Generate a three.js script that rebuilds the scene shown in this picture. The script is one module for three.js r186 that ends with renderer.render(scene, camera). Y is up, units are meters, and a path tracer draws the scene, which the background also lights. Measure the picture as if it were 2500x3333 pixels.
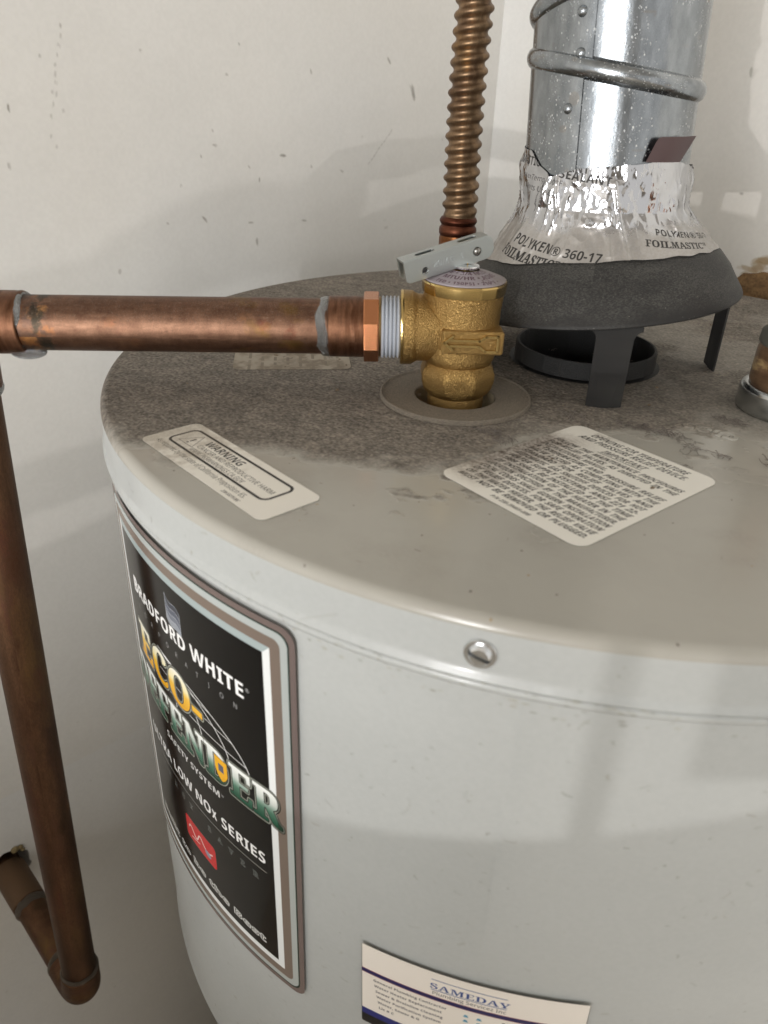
import * as THREE from 'three';
import { mergeGeometries, toCreasedNormals } from 'three/addons/utils/BufferGeometryUtils.js';
import { RoundedBoxGeometry } from 'three/addons/geometries/RoundedBoxGeometry.js';
import { TextGeometry } from 'three/addons/geometries/TextGeometry.js';
import { FontLoader } from 'three/addons/loaders/FontLoader.js';
import { RectAreaLightUniformsLib } from 'three/addons/lights/RectAreaLightUniformsLib.js';
import { Brush, Evaluator, SUBTRACTION } from 'three-bvh-csg';

// ---------------------------------------------------------------- camera, light, exposure
const V3 = (x, y, z) => new THREE.Vector3(x, y, z);
const scene = new THREE.Scene();
const camera = new THREE.PerspectiveCamera(67.3, 0.75, 0.02, 30);
camera.matrixAutoUpdate = true;
camera.position.set(0, 0.12368, 0.40206);
camera.quaternion.setFromRotationMatrix(new THREE.Matrix4().makeBasis(
  V3(0.96551, 0.033756, -0.258171), V3(-0.154124, 0.873273, -0.462212), V3(0.209852, 0.486061, 0.848356)));
camera.focus = 0.4;
camera.userData.fStop = 14;
scene.background = new THREE.Color().setRGB(0.52, 0.505, 0.485);      // even ambient light in place of bounce from the unseen room
const renderer = new THREE.WebGLRenderer({ antialias: true });
renderer.setSize(768, 1024);
renderer.toneMapping = THREE.LinearToneMapping;
renderer.toneMappingExposure = 1.62;
renderer.shadowMap.enabled = true;
RectAreaLightUniformsLib.init();
const FLOOR_Y = -1.0;
const openingAt = V3(-0.55, 0.2, 5.1), openingW = 2.0, openingH = 2.4;
const dayLight = new THREE.RectAreaLight(new THREE.Color(0.985, 0.99, 1.0), 9.5, openingW, openingH);  // from an unseen opening behind the viewer, lights flue, walls and jacket
dayLight.position.copy(openingAt).add(V3(0, 0, -0.03)); dayLight.lookAt(0, openingAt.y, 0); scene.add(dayLight);
const lampAt = V3(-0.9324, -0.4379, 4.788);
const lampLight = new THREE.SpotLight(new THREE.Color(1.0, 0.965, 0.95), 9, 0, 0.2, 0.3, 2);  // low beam from out of view, stands in for reflected sun
lampLight.position.copy(lampAt); lampLight.target.position.set(-0.1, -0.05, -0.1); scene.add(lampLight, lampLight.target);
lampLight.castShadow = true; lampLight.shadow.radius = 0.9;

// ---------------------------------------------------------------- helpers
let seed = 7;
const rnd = () => { seed = (seed * 1664525 + 1013904223) >>> 0; return seed / 4294967296; };
const rr = (a, b) => a + (b - a) * rnd();
const lerp = (a, b, t) => a + (b - a) * t;
const clamp = (x, a = 0, b = 1) => Math.min(b, Math.max(a, x));
const sst = (a, b, x) => { const t = clamp((x - a) / (b - a)); return t * t * (3 - 2 * t); };
const hash = (i, j, k = 0) => { let h = Math.imul(i, 374761393) + Math.imul(j, 668265263) + Math.imul(k, 1274126177); h = Math.imul(h ^ (h >>> 13), 1274126177); return ((h ^ (h >>> 16)) >>> 0) / 4294967296; };
function vnoise(x, y, k = 0) {
  const i = Math.floor(x), j = Math.floor(y), u = x - i, v = y - j, a = u * u * (3 - 2 * u), b = v * v * (3 - 2 * v);
  return lerp(lerp(hash(i, j, k), hash(i + 1, j, k), a), lerp(hash(i, j + 1, k), hash(i + 1, j + 1, k), a), b);
}
function fbm(x, y, o = 4, k = 0) { let s = 0, a = 0.5, n = 0; for (let q = 0; q < o; q++) { s += a * vnoise(x, y, k + q); n += a; x *= 2.03; y *= 2.03; a *= 0.5; } return s / n; }
const interp = (tab, x) => { if (x <= tab[0][0]) return tab[0][1]; for (let i = 1; i < tab.length; i++) if (x <= tab[i][0]) return lerp(tab[i - 1][1], tab[i][1], (x - tab[i - 1][0]) / (tab[i][0] - tab[i - 1][0])); return tab[tab.length - 1][1]; };

function canvas(w, h) { const c = document.createElement('canvas'); c.width = w; c.height = h; return [c, c.getContext('2d')]; }
function tex(c, srgb = true, wrap = THREE.RepeatWrapping) {
  const t = new THREE.CanvasTexture(c);
  t.colorSpace = srgb ? THREE.SRGBColorSpace : THREE.NoColorSpace;
  t.wrapS = t.wrapT = wrap; t.magFilter = THREE.LinearFilter; t.needsUpdate = true;
  return t;
}
function pixelTex(w, h, fn, srgb = true, wrap) {          // fn(x, y) -> [r, g, b] 0..255
  const [c, g] = canvas(w, h), im = g.createImageData(w, h), d = im.data;
  for (let y = 0, p = 0; y < h; y++) for (let x = 0; x < w; x++, p += 4) { const q = fn(x, y); d[p] = q[0]; d[p + 1] = q[1]; d[p + 2] = q[2]; d[p + 3] = 255; }
  g.putImageData(im, 0, 0);
  return tex(c, srgb, wrap);
}
const M = (o) => new THREE.MeshPhysicalMaterial(o);
const lin = (r, g, b) => new THREE.Color().setRGB(r, g, b);

const taken = {};
const numbered = (n) => { taken[n] = (taken[n] ?? -1) + 1; return taken[n] ? `${n}_${String(taken[n]).padStart(3, '0')}` : n; };
function thing(name, base, label, category, group) {
  const o = new THREE.Group(); o.name = numbered(name); o.position.set(...base); scene.add(o);
  o.userData = { label, category }; if (group) o.userData.group = group;
  return o;
}
function shadows(m) { m.castShadow = true; m.receiveShadow = true; return m; }
// geometry is given in world coordinates; the mesh is hung under its parent
function part(parent, name, geo, mat, label) {
  const at = V3(0, 0, 0); for (let p = parent; p && p !== scene; p = p.parent) at.add(p.position);
  const g = geo.clone(); g.translate(-at.x, -at.y, -at.z);
  const m = shadows(new THREE.Mesh(g, mat)); m.name = name; if (label) m.userData.label = label;
  parent.add(m); return m;
}
function structure(name, geo, mat, label) { const m = shadows(new THREE.Mesh(geo, mat)); m.name = name; m.userData = { kind: 'structure', label }; scene.add(m); return m; }

// profile [[r, y]...] revolved about y; v follows the length of the profile
function revolve(profile, seg = 64, phi0 = 0, phi = Math.PI * 2, crease = 0) {
  const pts = profile.map(([r, y]) => new THREE.Vector2(Math.max(r, 1e-6), y));
  let g = new THREE.LatheGeometry(pts, seg, phi0, phi);
  const L = [0]; for (let i = 1; i < pts.length; i++) L.push(L[i - 1] + pts[i].distanceTo(pts[i - 1]));
  const uv = g.attributes.uv, n = pts.length;
  for (let i = 0; i < uv.count; i++) uv.setY(i, L[i % n] / L[n - 1]);
  if (crease) g = toCreasedNormals(g, crease);
  return g;
}
const quatTo = (dir) => new THREE.Quaternion().setFromUnitVectors(V3(0, 1, 0), dir.clone().normalize());
function along(geo, p, dir) { const g = geo.clone(); g.applyQuaternion(quatTo(dir)); g.translate(p.x, p.y, p.z); return g; }
function basis(x, y, z, o) { return new THREE.Matrix4().makeBasis(x, y, z).setPosition(o); }

// ---------------------------------------------------------------- the place: two walls in a corner, the floor
const R = 0.235;
const n1 = V3(0.84, 0, 0.543).normalize(), n2 = V3(-n1.z, 0, n1.x);
const w1 = V3(n1.z, 0, -n1.x), w2 = V3(n1.x, 0, n1.z);
const dLeft = 0.305, dRight = 0.2743;
const corner = n1.clone().multiplyScalar(-dLeft).addScaledVector(n2, -dRight);

function wallTexture(marks, streaks, k) {
  const N = 2048, W = 1.2, px = (m) => m / W * N;
  const [c, g] = canvas(N, N);
  const im = g.createImageData(N, N), d = im.data;
  for (let y = 0, p = 0; y < N; y++) for (let x = 0; x < N; x++, p += 4) {
    const a = fbm(x / 170, y / 170, 3, k), b = vnoise(x / 3.1, y / 3.1, k + 9), e = fbm(x / 30, y / 22, 2, k + 20);
    const t = 206 + (a - 0.5) * 8 + (b - 0.5) * 4 + (e - 0.5) * 2, wv = (fbm(x / 240, y / 240, 2, k + 40) - 0.5) * 8;
    d[p] = t + 1 + wv * 0.4; d[p + 1] = t - 1; d[p + 2] = t - 6 - wv * 0.6; d[p + 3] = 255;
  }
  g.putImageData(im, 0, 0);
  for (const [s, y, len, wid, ang, al, col] of marks) {
    const X = px(0.6 + s / 1000), Y = px(0.8 - y / 1000);
    for (let q = 0; q < 3; q++) {
      g.save(); g.translate(X + rr(-1, 1), Y + rr(-1, 1)); g.rotate(ang + rr(-0.2, 0.2));
      g.fillStyle = `rgba(${col ?? '78,72,62'},${al * rr(0.16, 0.36)})`;
      g.beginPath(); const n = 9;
      for (let i = 0; i < n; i++) { const t = i / n * Math.PI * 2, r = rr(0.55, 1.15); g.lineTo(Math.cos(t) * px(len / 2600) * r, Math.sin(t) * px(wid / 2600) * r); }
      g.fill(); g.restore();
    }
  }
  for (let i = 0; i < streaks; i++) {
    g.fillStyle = `rgba(80,72,60,${rr(0.04, 0.22)})`;
    g.beginPath(); g.ellipse(rr(0, N), rr(0, N), rr(0.6, 2.6), rr(0.6, 4.5), rr(0, 3), 0, 7); g.fill();
  }
  return tex(c, true);
}
const leftMarks = [];
for (const [s, y] of [[-121, 147], [-122, 142], [-124, 137], [-126, 132], [-128, 127], [-129, 122], [-129, 118], [-132, 113], [-130, 111], [-135, 100], [-137, 89], [-135, 83], [-133, 106], [-127, 103]]) leftMarks.push([s, y, rr(3, 6), rr(1.2, 2.2), 1.75, 0.34]);
for (const [s, y, l, a] of [[-136, 131, 4, 1.7], [-159, 104, 7, 1.6], [-165, 73, 6, 1.4], [-10, 126, 4, 0.3], [-24, 91, 4, 1.2], [-23, 82, 6, 0.2], [-34, 75, 3, 1], [35, 74, 9, 0.1], [13, 58, 6, 1.6], [-52, 57, 3, 1], [-65, 33, 3, 0.4], [-35, 34, 8, 0.7], [4, 28, 7, 0.1], [9, 14, 9, 1.4], [63, 130, 6, 1.2], [169, 118, 18, 1.2], [141, 140, 9, 1], [93, 61, 6, 0.4], [62, 65, 4, 1], [54, 26, 7, 0.2], [5, 67, 4, 1], [-72, 137, 3, 1], [1, 144, 3, 1]]) leftMarks.push([s, y, l, Math.max(1.4, l * 0.28), a, 0.62]);
for (let i = 0; i < 10; i++) leftMarks.push([lerp(122, 146, i / 9), lerp(66, 90, i / 9), 5, 1.3, -0.85, 0.4]);
for (const [s, y, l] of [[-203, -523, 16], [-147, -578, 10], [-166, -541, 9], [-201, -660, 12], [-183, -783, 12], [-224, -581, 14], [-282, -650, 9], [-240, -470, 10], [-150, -640, 10], [-120, -700, 9]]) leftMarks.push([s, y, l, l * 0.5, rr(0, 3), 0.5, '96,74,28']);
for (let i = 0; i < 36; i++) leftMarks.push([-275 + rr(-34, 38), -455 + rr(-30, 36), rr(6, 20), rr(4, 10), rr(0, 3), 0.4, '138,116,58']);
const rightMarks = [[-72, 140, 10, 3, 1.3, 0.3], [-58, 61, 4, 3, 0, 0.5], [-63, 157, 3, 2, 0, 0.3], [-53, 145, 14, 2, 0, 0.7]];
for (let i = 0; i < 26; i++) rightMarks.push([-12 + rr(-28, 34), 6 + rr(-12, 14), rr(8, 26), rr(5, 12), rr(-0.3, 0.3), 0.5, '112,80,36']);
const wallMat = (map) => M({ map, roughness: 0.72, color: 0xffffff, bumpMap: wallBump, bumpScale: 0.0006, specularIntensity: 0.4 });
const wallBump = pixelTex(512, 512, (x, y) => { const v = 128 + (fbm(x / 9, y / 9, 3, 70) - 0.5) * 130; return [v, v, v]; }, false);
function wallSlab(name, dirAlong, nrm, s0, s1, y0, y1, map, label) {
  const g = new THREE.BoxGeometry(s1 - s0, y1 - y0, 0.1);
  const uv = g.attributes.uv, ps = g.attributes.position;
  for (let i = 0; i < uv.count; i++) uv.setXY(i, (ps.getX(i) + (s0 + s1) / 2 + 0.6) / 1.2, (ps.getY(i) + (y0 + y1) / 2 + 0.4) / 1.2);
  const d = nrm === n1 ? dLeft : dRight;
  const o = nrm.clone().multiplyScalar(-d - 0.05).addScaledVector(dirAlong, (s0 + s1) / 2); o.y = (y0 + y1) / 2;
  g.applyMatrix4(basis(dirAlong, V3(0, 1, 0), nrm, o));
  if (nrm !== n1) return structure(name, g, wallMat(map), label);
  const cut = new THREE.CylinderGeometry(0.019, 0.017, 0.08, 40, 1), cp = cut.attributes.position;
  for (let i = 0; i < cp.count; i++) { const a = Math.atan2(cp.getX(i), cp.getZ(i)), k = 0.86 + 0.34 * fbm(Math.cos(a) * 2.4 + 7, Math.sin(a) * 2.4 + 7, 3, 90); if (Math.hypot(cp.getX(i), cp.getZ(i)) > 0.001) { cp.setX(i, cp.getX(i) * k); cp.setZ(i, cp.getZ(i) * k); } }
  const at = nrm.clone().multiplyScalar(-d).addScaledVector(dirAlong, -0.2742); at.y = -0.4790;
  cut.applyMatrix4(basis(dirAlong, nrm, dirAlong.clone().cross(nrm), at));
  const A = new Brush(g), B2 = new Brush(cut), ev = new Evaluator(); A.updateMatrixWorld(); B2.updateMatrixWorld(); ev.useGroups = false;
  return structure(name, ev.evaluate(A, B2, SUBTRACTION).geometry, wallMat(map), label);
}
const sCorner = corner.dot(w1), rCorner = corner.dot(w2);
wallSlab('wall_left', w1, n1, sCorner - 2.4, sCorner, FLOOR_Y, 1.86, wallTexture(leftMarks, 160, 3), 'scuffed off white painted wall behind the copper pipe');
wallSlab('wall_right', w2, n2, rCorner - 0.1, rCorner + 2.0, FLOOR_Y, 1.86, wallTexture(rightMarks, 160, 60), 'off white painted wall behind the metal flue');
{
  const g = new THREE.BoxGeometry(4.6, 0.06, 7.0); g.translate(0.1, FLOOR_Y - 0.03, 2.4);
  const map = pixelTex(512, 512, (x, y) => { const t = 184 + (fbm(x / 60, y / 60, 5, 200) - 0.5) * 40; return [t, t - 12, t - 28]; });
  map.repeat.set(3, 3);
  structure('floor', g, M({ map, roughness: 0.8 }), 'grey concrete floor under the water heater');
}

structure('unseen_ceiling', new THREE.BoxGeometry(4.6, 0.08, 7.0).translate(0.1, 1.9, 2.4), M({ color: lin(0.4, 0.38, 0.35), roughness: 0.9 }), 'out of view slab overhead, placed to cut light from above');  // unseen, placed overhead so the upward faces stay darker

// ---------------------------------------------------------------- shared materials
const grainBump = pixelTex(512, 512, (x, y) => { const v = 128 + (fbm(x / 3.2, y / 3.2, 3, 300) - 0.5) * 230; return [v, v, v]; }, false);
const rep = (t, x, y) => { const c = t.clone(); c.repeat.set(x, y); c.needsUpdate = true; return c; };
const paint = { roughness: 0.42, clearcoat: 0.35, clearcoatRoughness: 0.12 };

// dust on the tank's top: brown felt-like lint at the back, bare paint in front
const TN = 1800, TW = 0.48;
const dustEdge = [[-235, 165], [-157, 171], [-135, 168], [-115, 156], [-91, 156], [-71, 158], [-55, 156], [-40, 152], [-20, 128], [-9, 108], [10, 98], [32, 93], [54, 88], [79, 80], [120, 70], [235, 60]];
const dustAt = (x, z) => {                       // millimetres -> 0..1
  const wob = (fbm(x / 22, z / 22, 4, 411) - 0.5) * 34, e = interp(dustEdge, x) + wob;
  let d = sst(3, -16, z - e);
  d *= lerp(1, 0.8, sst(-20, 70, x) * sst(-40, 40, z));
  const blot = fbm(x / 34 + 7, z / 34, 4, 433);
  d *= lerp(1, 0.62 + 0.38 * sst(0.34, 0.58, blot), sst(-40, 0, x));
  d = Math.max(d, 0.95 * sst(0.53, 0.66, fbm(x / 13, z / 9, 4, 455)) * sst(60, 0, z - e) * sst(-70, -40, x) * sst(10, -20, x));
  d = Math.max(d, 0.5 * sst(0.66, 0.78, fbm(x / 9, z / 7, 3, 466)) * sst(50, 0, z - e) * sst(20, 40, x));
  d = Math.max(d, 0.12 * sst(0.5, 0.8, fbm(x / 30, z / 30, 4, 477)));
  return clamp(d);
};
let dustField;
const topColor = (() => {
  const [c, g] = canvas(TN, TN), im = g.createImageData(TN, TN), d = im.data; dustField = new Float32Array(TN * TN);
  for (let y = 0, p = 0, q = 0; y < TN; y++) for (let x = 0; x < TN; x++, p += 4, q++) {
    const X = (x / TN - 0.5) * TW * 1000, Z = (y / TN - 0.5) * TW * 1000, D = dustAt(X, Z); dustField[q] = D;
    const f = (fbm(x / 3.4, y / 3.4, 3, 500) - 0.5) * 1.5 + (fbm(x / 30, y / 24, 3, 520) - 0.5) * 0.55;
    const film = (fbm(x / 90, y / 90, 3, 540) - 0.5) * 6;
    const k = 1 + f * 0.5;
    d[p] = lerp(171 + film, 119 * k, D); d[p + 1] = lerp(168 + film, 112 * k, D); d[p + 2] = lerp(159 + film, 103 * k, D); d[p + 3] = 255;  // clean front toned beiger than the jacket: thin film and warm wall reflection
  }
  g.putImageData(im, 0, 0);
  g.lineCap = 'round';
  for (let i = 0; i < 42000; i++) {               // short lint fibres
    const x = rr(0, TN), y = rr(0, TN), D = dustField[(y | 0) * TN + (x | 0)]; if (rnd() > D * 0.9) continue;
    const a = rr(0, 6.3), l = rr(3, 9), b = rnd(); g.lineWidth = rr(0.6, 1.5);
    g.strokeStyle = b < 0.55 ? `rgba(70,60,50,${rr(0.12, 0.4)})` : `rgba(190,178,160,${rr(0.08, 0.26)})`;
    g.beginPath(); g.moveTo(x, y); g.quadraticCurveTo(x + Math.cos(a) * l * 0.5 + rr(-2, 2), y + Math.sin(a) * l * 0.5 + rr(-2, 2), x + Math.cos(a) * l, y + Math.sin(a) * l); g.stroke();
  }
  for (let i = 0; i < 420; i++) {                 // crumbs and specks
    const x = rr(0, TN), y = rr(0, TN); g.fillStyle = `rgba(${rnd() < 0.8 ? '44,36,30' : '150,120,80'},${rr(0.3, 0.8)})`;
    g.beginPath(); g.ellipse(x, y, rr(0.7, 2.2), rr(0.6, 1.4), rr(0, 3), 0, 7); g.fill();
  }
  return tex(c, true, THREE.ClampToEdgeWrapping);
})();
const topRough = pixelTex(900, 900, (x, y) => { const D = dustField[(y * 2) * TN + x * 2], v = lerp(58, 250, sst(0.02, 0.55, D)); return [0, v, 0]; }, false, THREE.ClampToEdgeWrapping);
const topBump = pixelTex(900, 900, (x, y) => { const D = dustField[(y * 2) * TN + x * 2], v = D * (90 + 165 * fbm(x / 2.6, y / 2.6, 3, 560)); return [v, v, v]; }, false, THREE.ClampToEdgeWrapping);
const topMat = M({ map: topColor, roughnessMap: topRough, roughness: 1, bumpMap: topBump, bumpScale: 0.0011 });
const planarTop = (g) => { const ps = g.attributes.position, uv = g.attributes.uv; for (let i = 0; i < uv.count; i++) uv.setXY(i, ps.getX(i) / TW + 0.5, 0.5 - ps.getZ(i) / TW); return g; };

const jacketMap = (() => {
  const [c, g] = canvas(2048, 512), im = g.createImageData(2048, 512), d = im.data;
  for (let y = 0, p = 0; y < 512; y++) for (let x = 0; x < 2048; x++, p += 4) {
    const f = (fbm(x / 130, y / 60, 3, 600) - 0.5) * 7 + (vnoise(x / 1.7, y / 1.7, 610) - 0.5) * 4;
    d[p] = 178 + f; d[p + 1] = 181 + f; d[p + 2] = 179 + f; d[p + 3] = 255;
  }
  g.putImageData(im, 0, 0);
  for (let i = 0; i < 2600; i++) {
    const x = rr(0, 2048), y = rr(0, 512), s = rnd() ** 3;
    g.strokeStyle = `rgba(${rnd() < 0.7 ? '92,88,80' : '120,112,98'},${rr(0.12, 0.5)})`; g.lineWidth = rr(0.35, 0.9 + s * 0.5);
    const a = rr(0, 6.3), l = 0.6 + s * 5; g.beginPath(); g.moveTo(x, y); g.quadraticCurveTo(x + rr(-2, 2), y + rr(-2, 2), x + Math.cos(a) * l, y + Math.sin(a) * l); g.stroke();
  }
  for (let i = 0; i < 1500; i++) { const q = rnd() ** 2; g.fillStyle = `rgba(${rnd() < 0.6 ? '132,120,92' : '92,86,74'},${rr(0.1, 0.42)})`; g.beginPath(); g.ellipse(rr(0, 2048), 511 - 4 - q * 16, rr(0.4, 1.8), rr(0.3, 0.8), 0, 0, 7); g.fill(); }
  for (let i = 0; i < 60; i++) { const x = rr(0, 2048), y = rr(0, 512); g.strokeStyle = `rgba(110,104,94,${rr(0.1, 0.3)})`; g.lineWidth = rr(0.4, 0.9); g.beginPath(); g.moveTo(x, y); g.quadraticCurveTo(x + rr(-8, 8), y + rr(-6, 6), x + rr(-20, 20), y + rr(-14, 14)); g.stroke(); }
  return tex(c, true);
})();
const ripple = pixelTex(1024, 256, (x, y) => { const v = 255 * fbm(x / 42, y / 50, 3, 640); return [v, v, v]; }, false);
const jacketMat = M({ map: jacketMap, ...paint, bumpMap: ripple, bumpScale: 0.0016 });
const skirtMap = rep(jacketMap, 1, 0.06); skirtMap.offset.set(0.13, 0.5);
const skirtMat = M({ map: skirtMap, ...paint });

// ---------------------------------------------------------------- water heater
const valveAt = V3(-0.0505, 0, 0.0715), flueAt = V3(0.004, 0, -0.006);
const heater = thing('water_heater', [0, FLOOR_Y, 0], 'round pale grey gas water heater with a dusty top and a black brand label', 'water heater');
{
  const shape = new THREE.Shape(); shape.absarc(0, 0, R - 0.0036, 0, Math.PI * 2, false);
  const h1 = new THREE.Path(); h1.absarc(valveAt.x, -valveAt.z, 0.0179, 0, Math.PI * 2, true);
  const h2 = new THREE.Path(); h2.absarc(flueAt.x, -flueAt.z, 0.034, 0, Math.PI * 2, true);
  shape.holes.push(h1, h2);
  let g = new THREE.ShapeGeometry(shape, 160); g.rotateX(-Math.PI / 2);
  part(heater, 'tank_top', planarTop(g), topMat, 'flat round top of the tank under brown lint');
  const edge = []; for (let i = 0; i <= 10; i++) { const a = i / 10 * Math.PI / 2; edge.push([R - 0.0036 + 0.0036 * Math.sin(a), -0.0036 + 0.0036 * Math.cos(a)]); }
  g = revolve(edge, 256);
  // the rounded edge carries the lint of the top only where it still lies flat
  part(heater, 'rolled_edge', planarTop(g), topMat);
  g = revolve([[R, -0.0036], [R, -0.0165], [R + 0.0004, -0.0185], [R + 0.0013, -0.0198], [R + 0.0011, -0.0203], [R + 0.0002, -0.0204], [R - 0.0005, -0.0198]], 256, 0, Math.PI * 2);
  part(heater, 'top_skirt', g, skirtMat);
  g = revolve([[R - 0.0012, -0.0185], [R - 0.0012, -0.0207], [R - 0.0002, -0.0211], [R + 0.0006, -0.0220], [R + 0.0006, -0.0232], [R, -0.0243], [R - 0.0012, -0.0250], [R - 0.0012, -0.3440], [R - 0.0004, -0.3455], [R - 0.0004, -0.3475], [R - 0.003, -0.348]], 256);
  part(heater, 'jacket', g, jacketMat, 'pale grey glossy painted steel jacket');
  g = revolve([[0.20, -0.345], [0.20, FLOOR_Y]], 96);
  part(heater, 'base_ring', g, M({ color: lin(0.4, 0.4, 0.38), roughness: 0.6 }));
  g = revolve([[R - 0.003, -0.3485], [0.19, -0.3490]], 96);
  part(heater, 'jacket_bottom', g, M({ color: lin(0.4, 0.4, 0.38), roughness: 0.6 }));
  // hole for the relief valve: foam-lined well
  g = revolve([[0.0179, 0.0004], [0.0176, -0.012], [0.010, -0.022], [0.0001, -0.023]], 48); g.translate(valveAt.x, 0, valveAt.z);
  part(heater, 'valve_well', g, M({ color: lin(0.34, 0.29, 0.2), roughness: 0.9 }));
  const rg = revolve([[0.0180, 0.0002], [0.0183, 0.0010], [0.0190, 0.0013], [0.0326, 0.0013], [0.0333, 0.0021], [0.0338, 0.0022], [0.0342, 0.0017], [0.0344, 0.0001]], 96); rg.translate(valveAt.x, 0, valveAt.z);
  const ringCol = pixelTex(512, 512, (x, y) => { const k = 1 + (fbm(x / 6, y / 6, 3, 700) - 0.5) * 0.36; return [136 * k, 127 * k, 114 * k]; });
  part(heater, 'hole_trim_ring', rg, M({ map: rep(ringCol, 3, 1), roughness: 0.95, bumpMap: rep(grainBump, 8, 1), bumpScale: 0.0005 }), 'flat dusty ring round the relief valve opening');
  // flue outlet collar
  g = toCreasedNormals(revolve([[0.0338, -0.03], [0.0340, 0.0085], [0.0345, 0.0094], [0.0356, 0.0094], [0.0360, 0.0086], [0.0362, 0.001], [0.0385, 0.0004]], 96), 0.6); g.translate(flueAt.x, 0, flueAt.z);
  part(heater, 'flue_collar', g, M({ color: lin(0.007, 0.007, 0.007), roughness: 0.5, bumpMap: rep(grainBump, 10, 1), bumpScale: 0.0003 }), 'short black steel collar of the flue outlet');
  g = revolve([[0.0338, -0.029], [0.0001, -0.03]], 48); g.translate(flueAt.x, 0, flueAt.z);
  part(heater, 'dark_flue_disc', g, M({ color: lin(0.01, 0.01, 0.01), roughness: 0.9 }));  // near-black disc closing the flue hole
}
// slotted screws through the skirt
const zinc = M({ color: lin(0.82, 0.84, 0.86), metalness: 1, roughness: 0.24 });
const screwGeo = (() => {
  const ev = new Evaluator();
  const dome = revolve([[0.0001, 0.0022], [0.0014, 0.00217], [0.0026, 0.0020], [0.0031, 0.0016], [0.0034, 0.0006], [0.0046, 0.00055], [0.00475, 0.0003], [0.0047, 0], [0.0001, -0.0005]], 48);
  const slot = new THREE.BoxGeometry(0.0075, 0.003, 0.0012); slot.rotateY(-0.35); slot.translate(0, 0.0023, 0);
  for (const g of [dome, slot]) g.deleteAttribute('uv');
  const a = new Brush(mergeToIndexed(dome)), b = new Brush(slot); a.updateMatrixWorld(); b.updateMatrixWorld();
  ev.attributes = ['position', 'normal'];
  const r = ev.evaluate(a, b, SUBTRACTION).geometry; return toCreasedNormals(r, 0.5);
})();
function mergeToIndexed(g) { return g; }
for (const deg of [-3.1, -64, 57, 117, 177, -123]) {
  const a = THREE.MathUtils.degToRad(deg), d = V3(Math.sin(a), 0, Math.cos(a));
  part(heater, 'screw', along(screwGeo, d.clone().multiplyScalar(R + 0.0002).setY(-0.0114), d), zinc);
}
// panels wrapped on the jacket; s runs along the curve, y up (mm)
function wrapPanel(sc, yc, w, h, rc, turn, off, nu = 64, nv = 48) {
  const pos = [], uv = [], idx = [], ca = Math.cos(turn), sa = Math.sin(turn);
  const rows = []; for (let j = 0; j <= nv; j++) rows.push(-h / 2 + h * j / nv);
  for (let k = 1; k < 6; k++) { const t = rc * (1 - Math.cos(k / 6 * Math.PI / 2)); rows.push(-h / 2 + t, h / 2 - t); }
  rows.sort((a, b) => a - b);
  rows.forEach((b) => {
    const e = Math.max(0, Math.abs(b) - (h / 2 - rc)), hw = w / 2 - rc + Math.sqrt(Math.max(0, rc * rc - e * e));
    for (let i = 0; i <= nu; i++) {
      const a = -hw + 2 * hw * i / nu, s = sc + a * ca - b * sa, y = yc + a * sa + b * ca, t = s / 1000 / R, q = R + off;
      pos.push(Math.sin(t) * q, y / 1000, Math.cos(t) * q); uv.push(a / w + 0.5, b / h + 0.5);
    }
  });
  for (let j = 0; j < rows.length - 1; j++) for (let i = 0; i < nu; i++) { const p = j * (nu + 1) + i; idx.push(p, p + 1, p + nu + 2, p, p + nu + 2, p + nu + 1); }
  const g = new THREE.BufferGeometry();
  g.setAttribute('position', new THREE.Float32BufferAttribute(pos, 3)); g.setAttribute('uv', new THREE.Float32BufferAttribute(uv, 2)); g.setIndex(idx); g.computeVertexNormals();
  return g;
}
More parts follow.
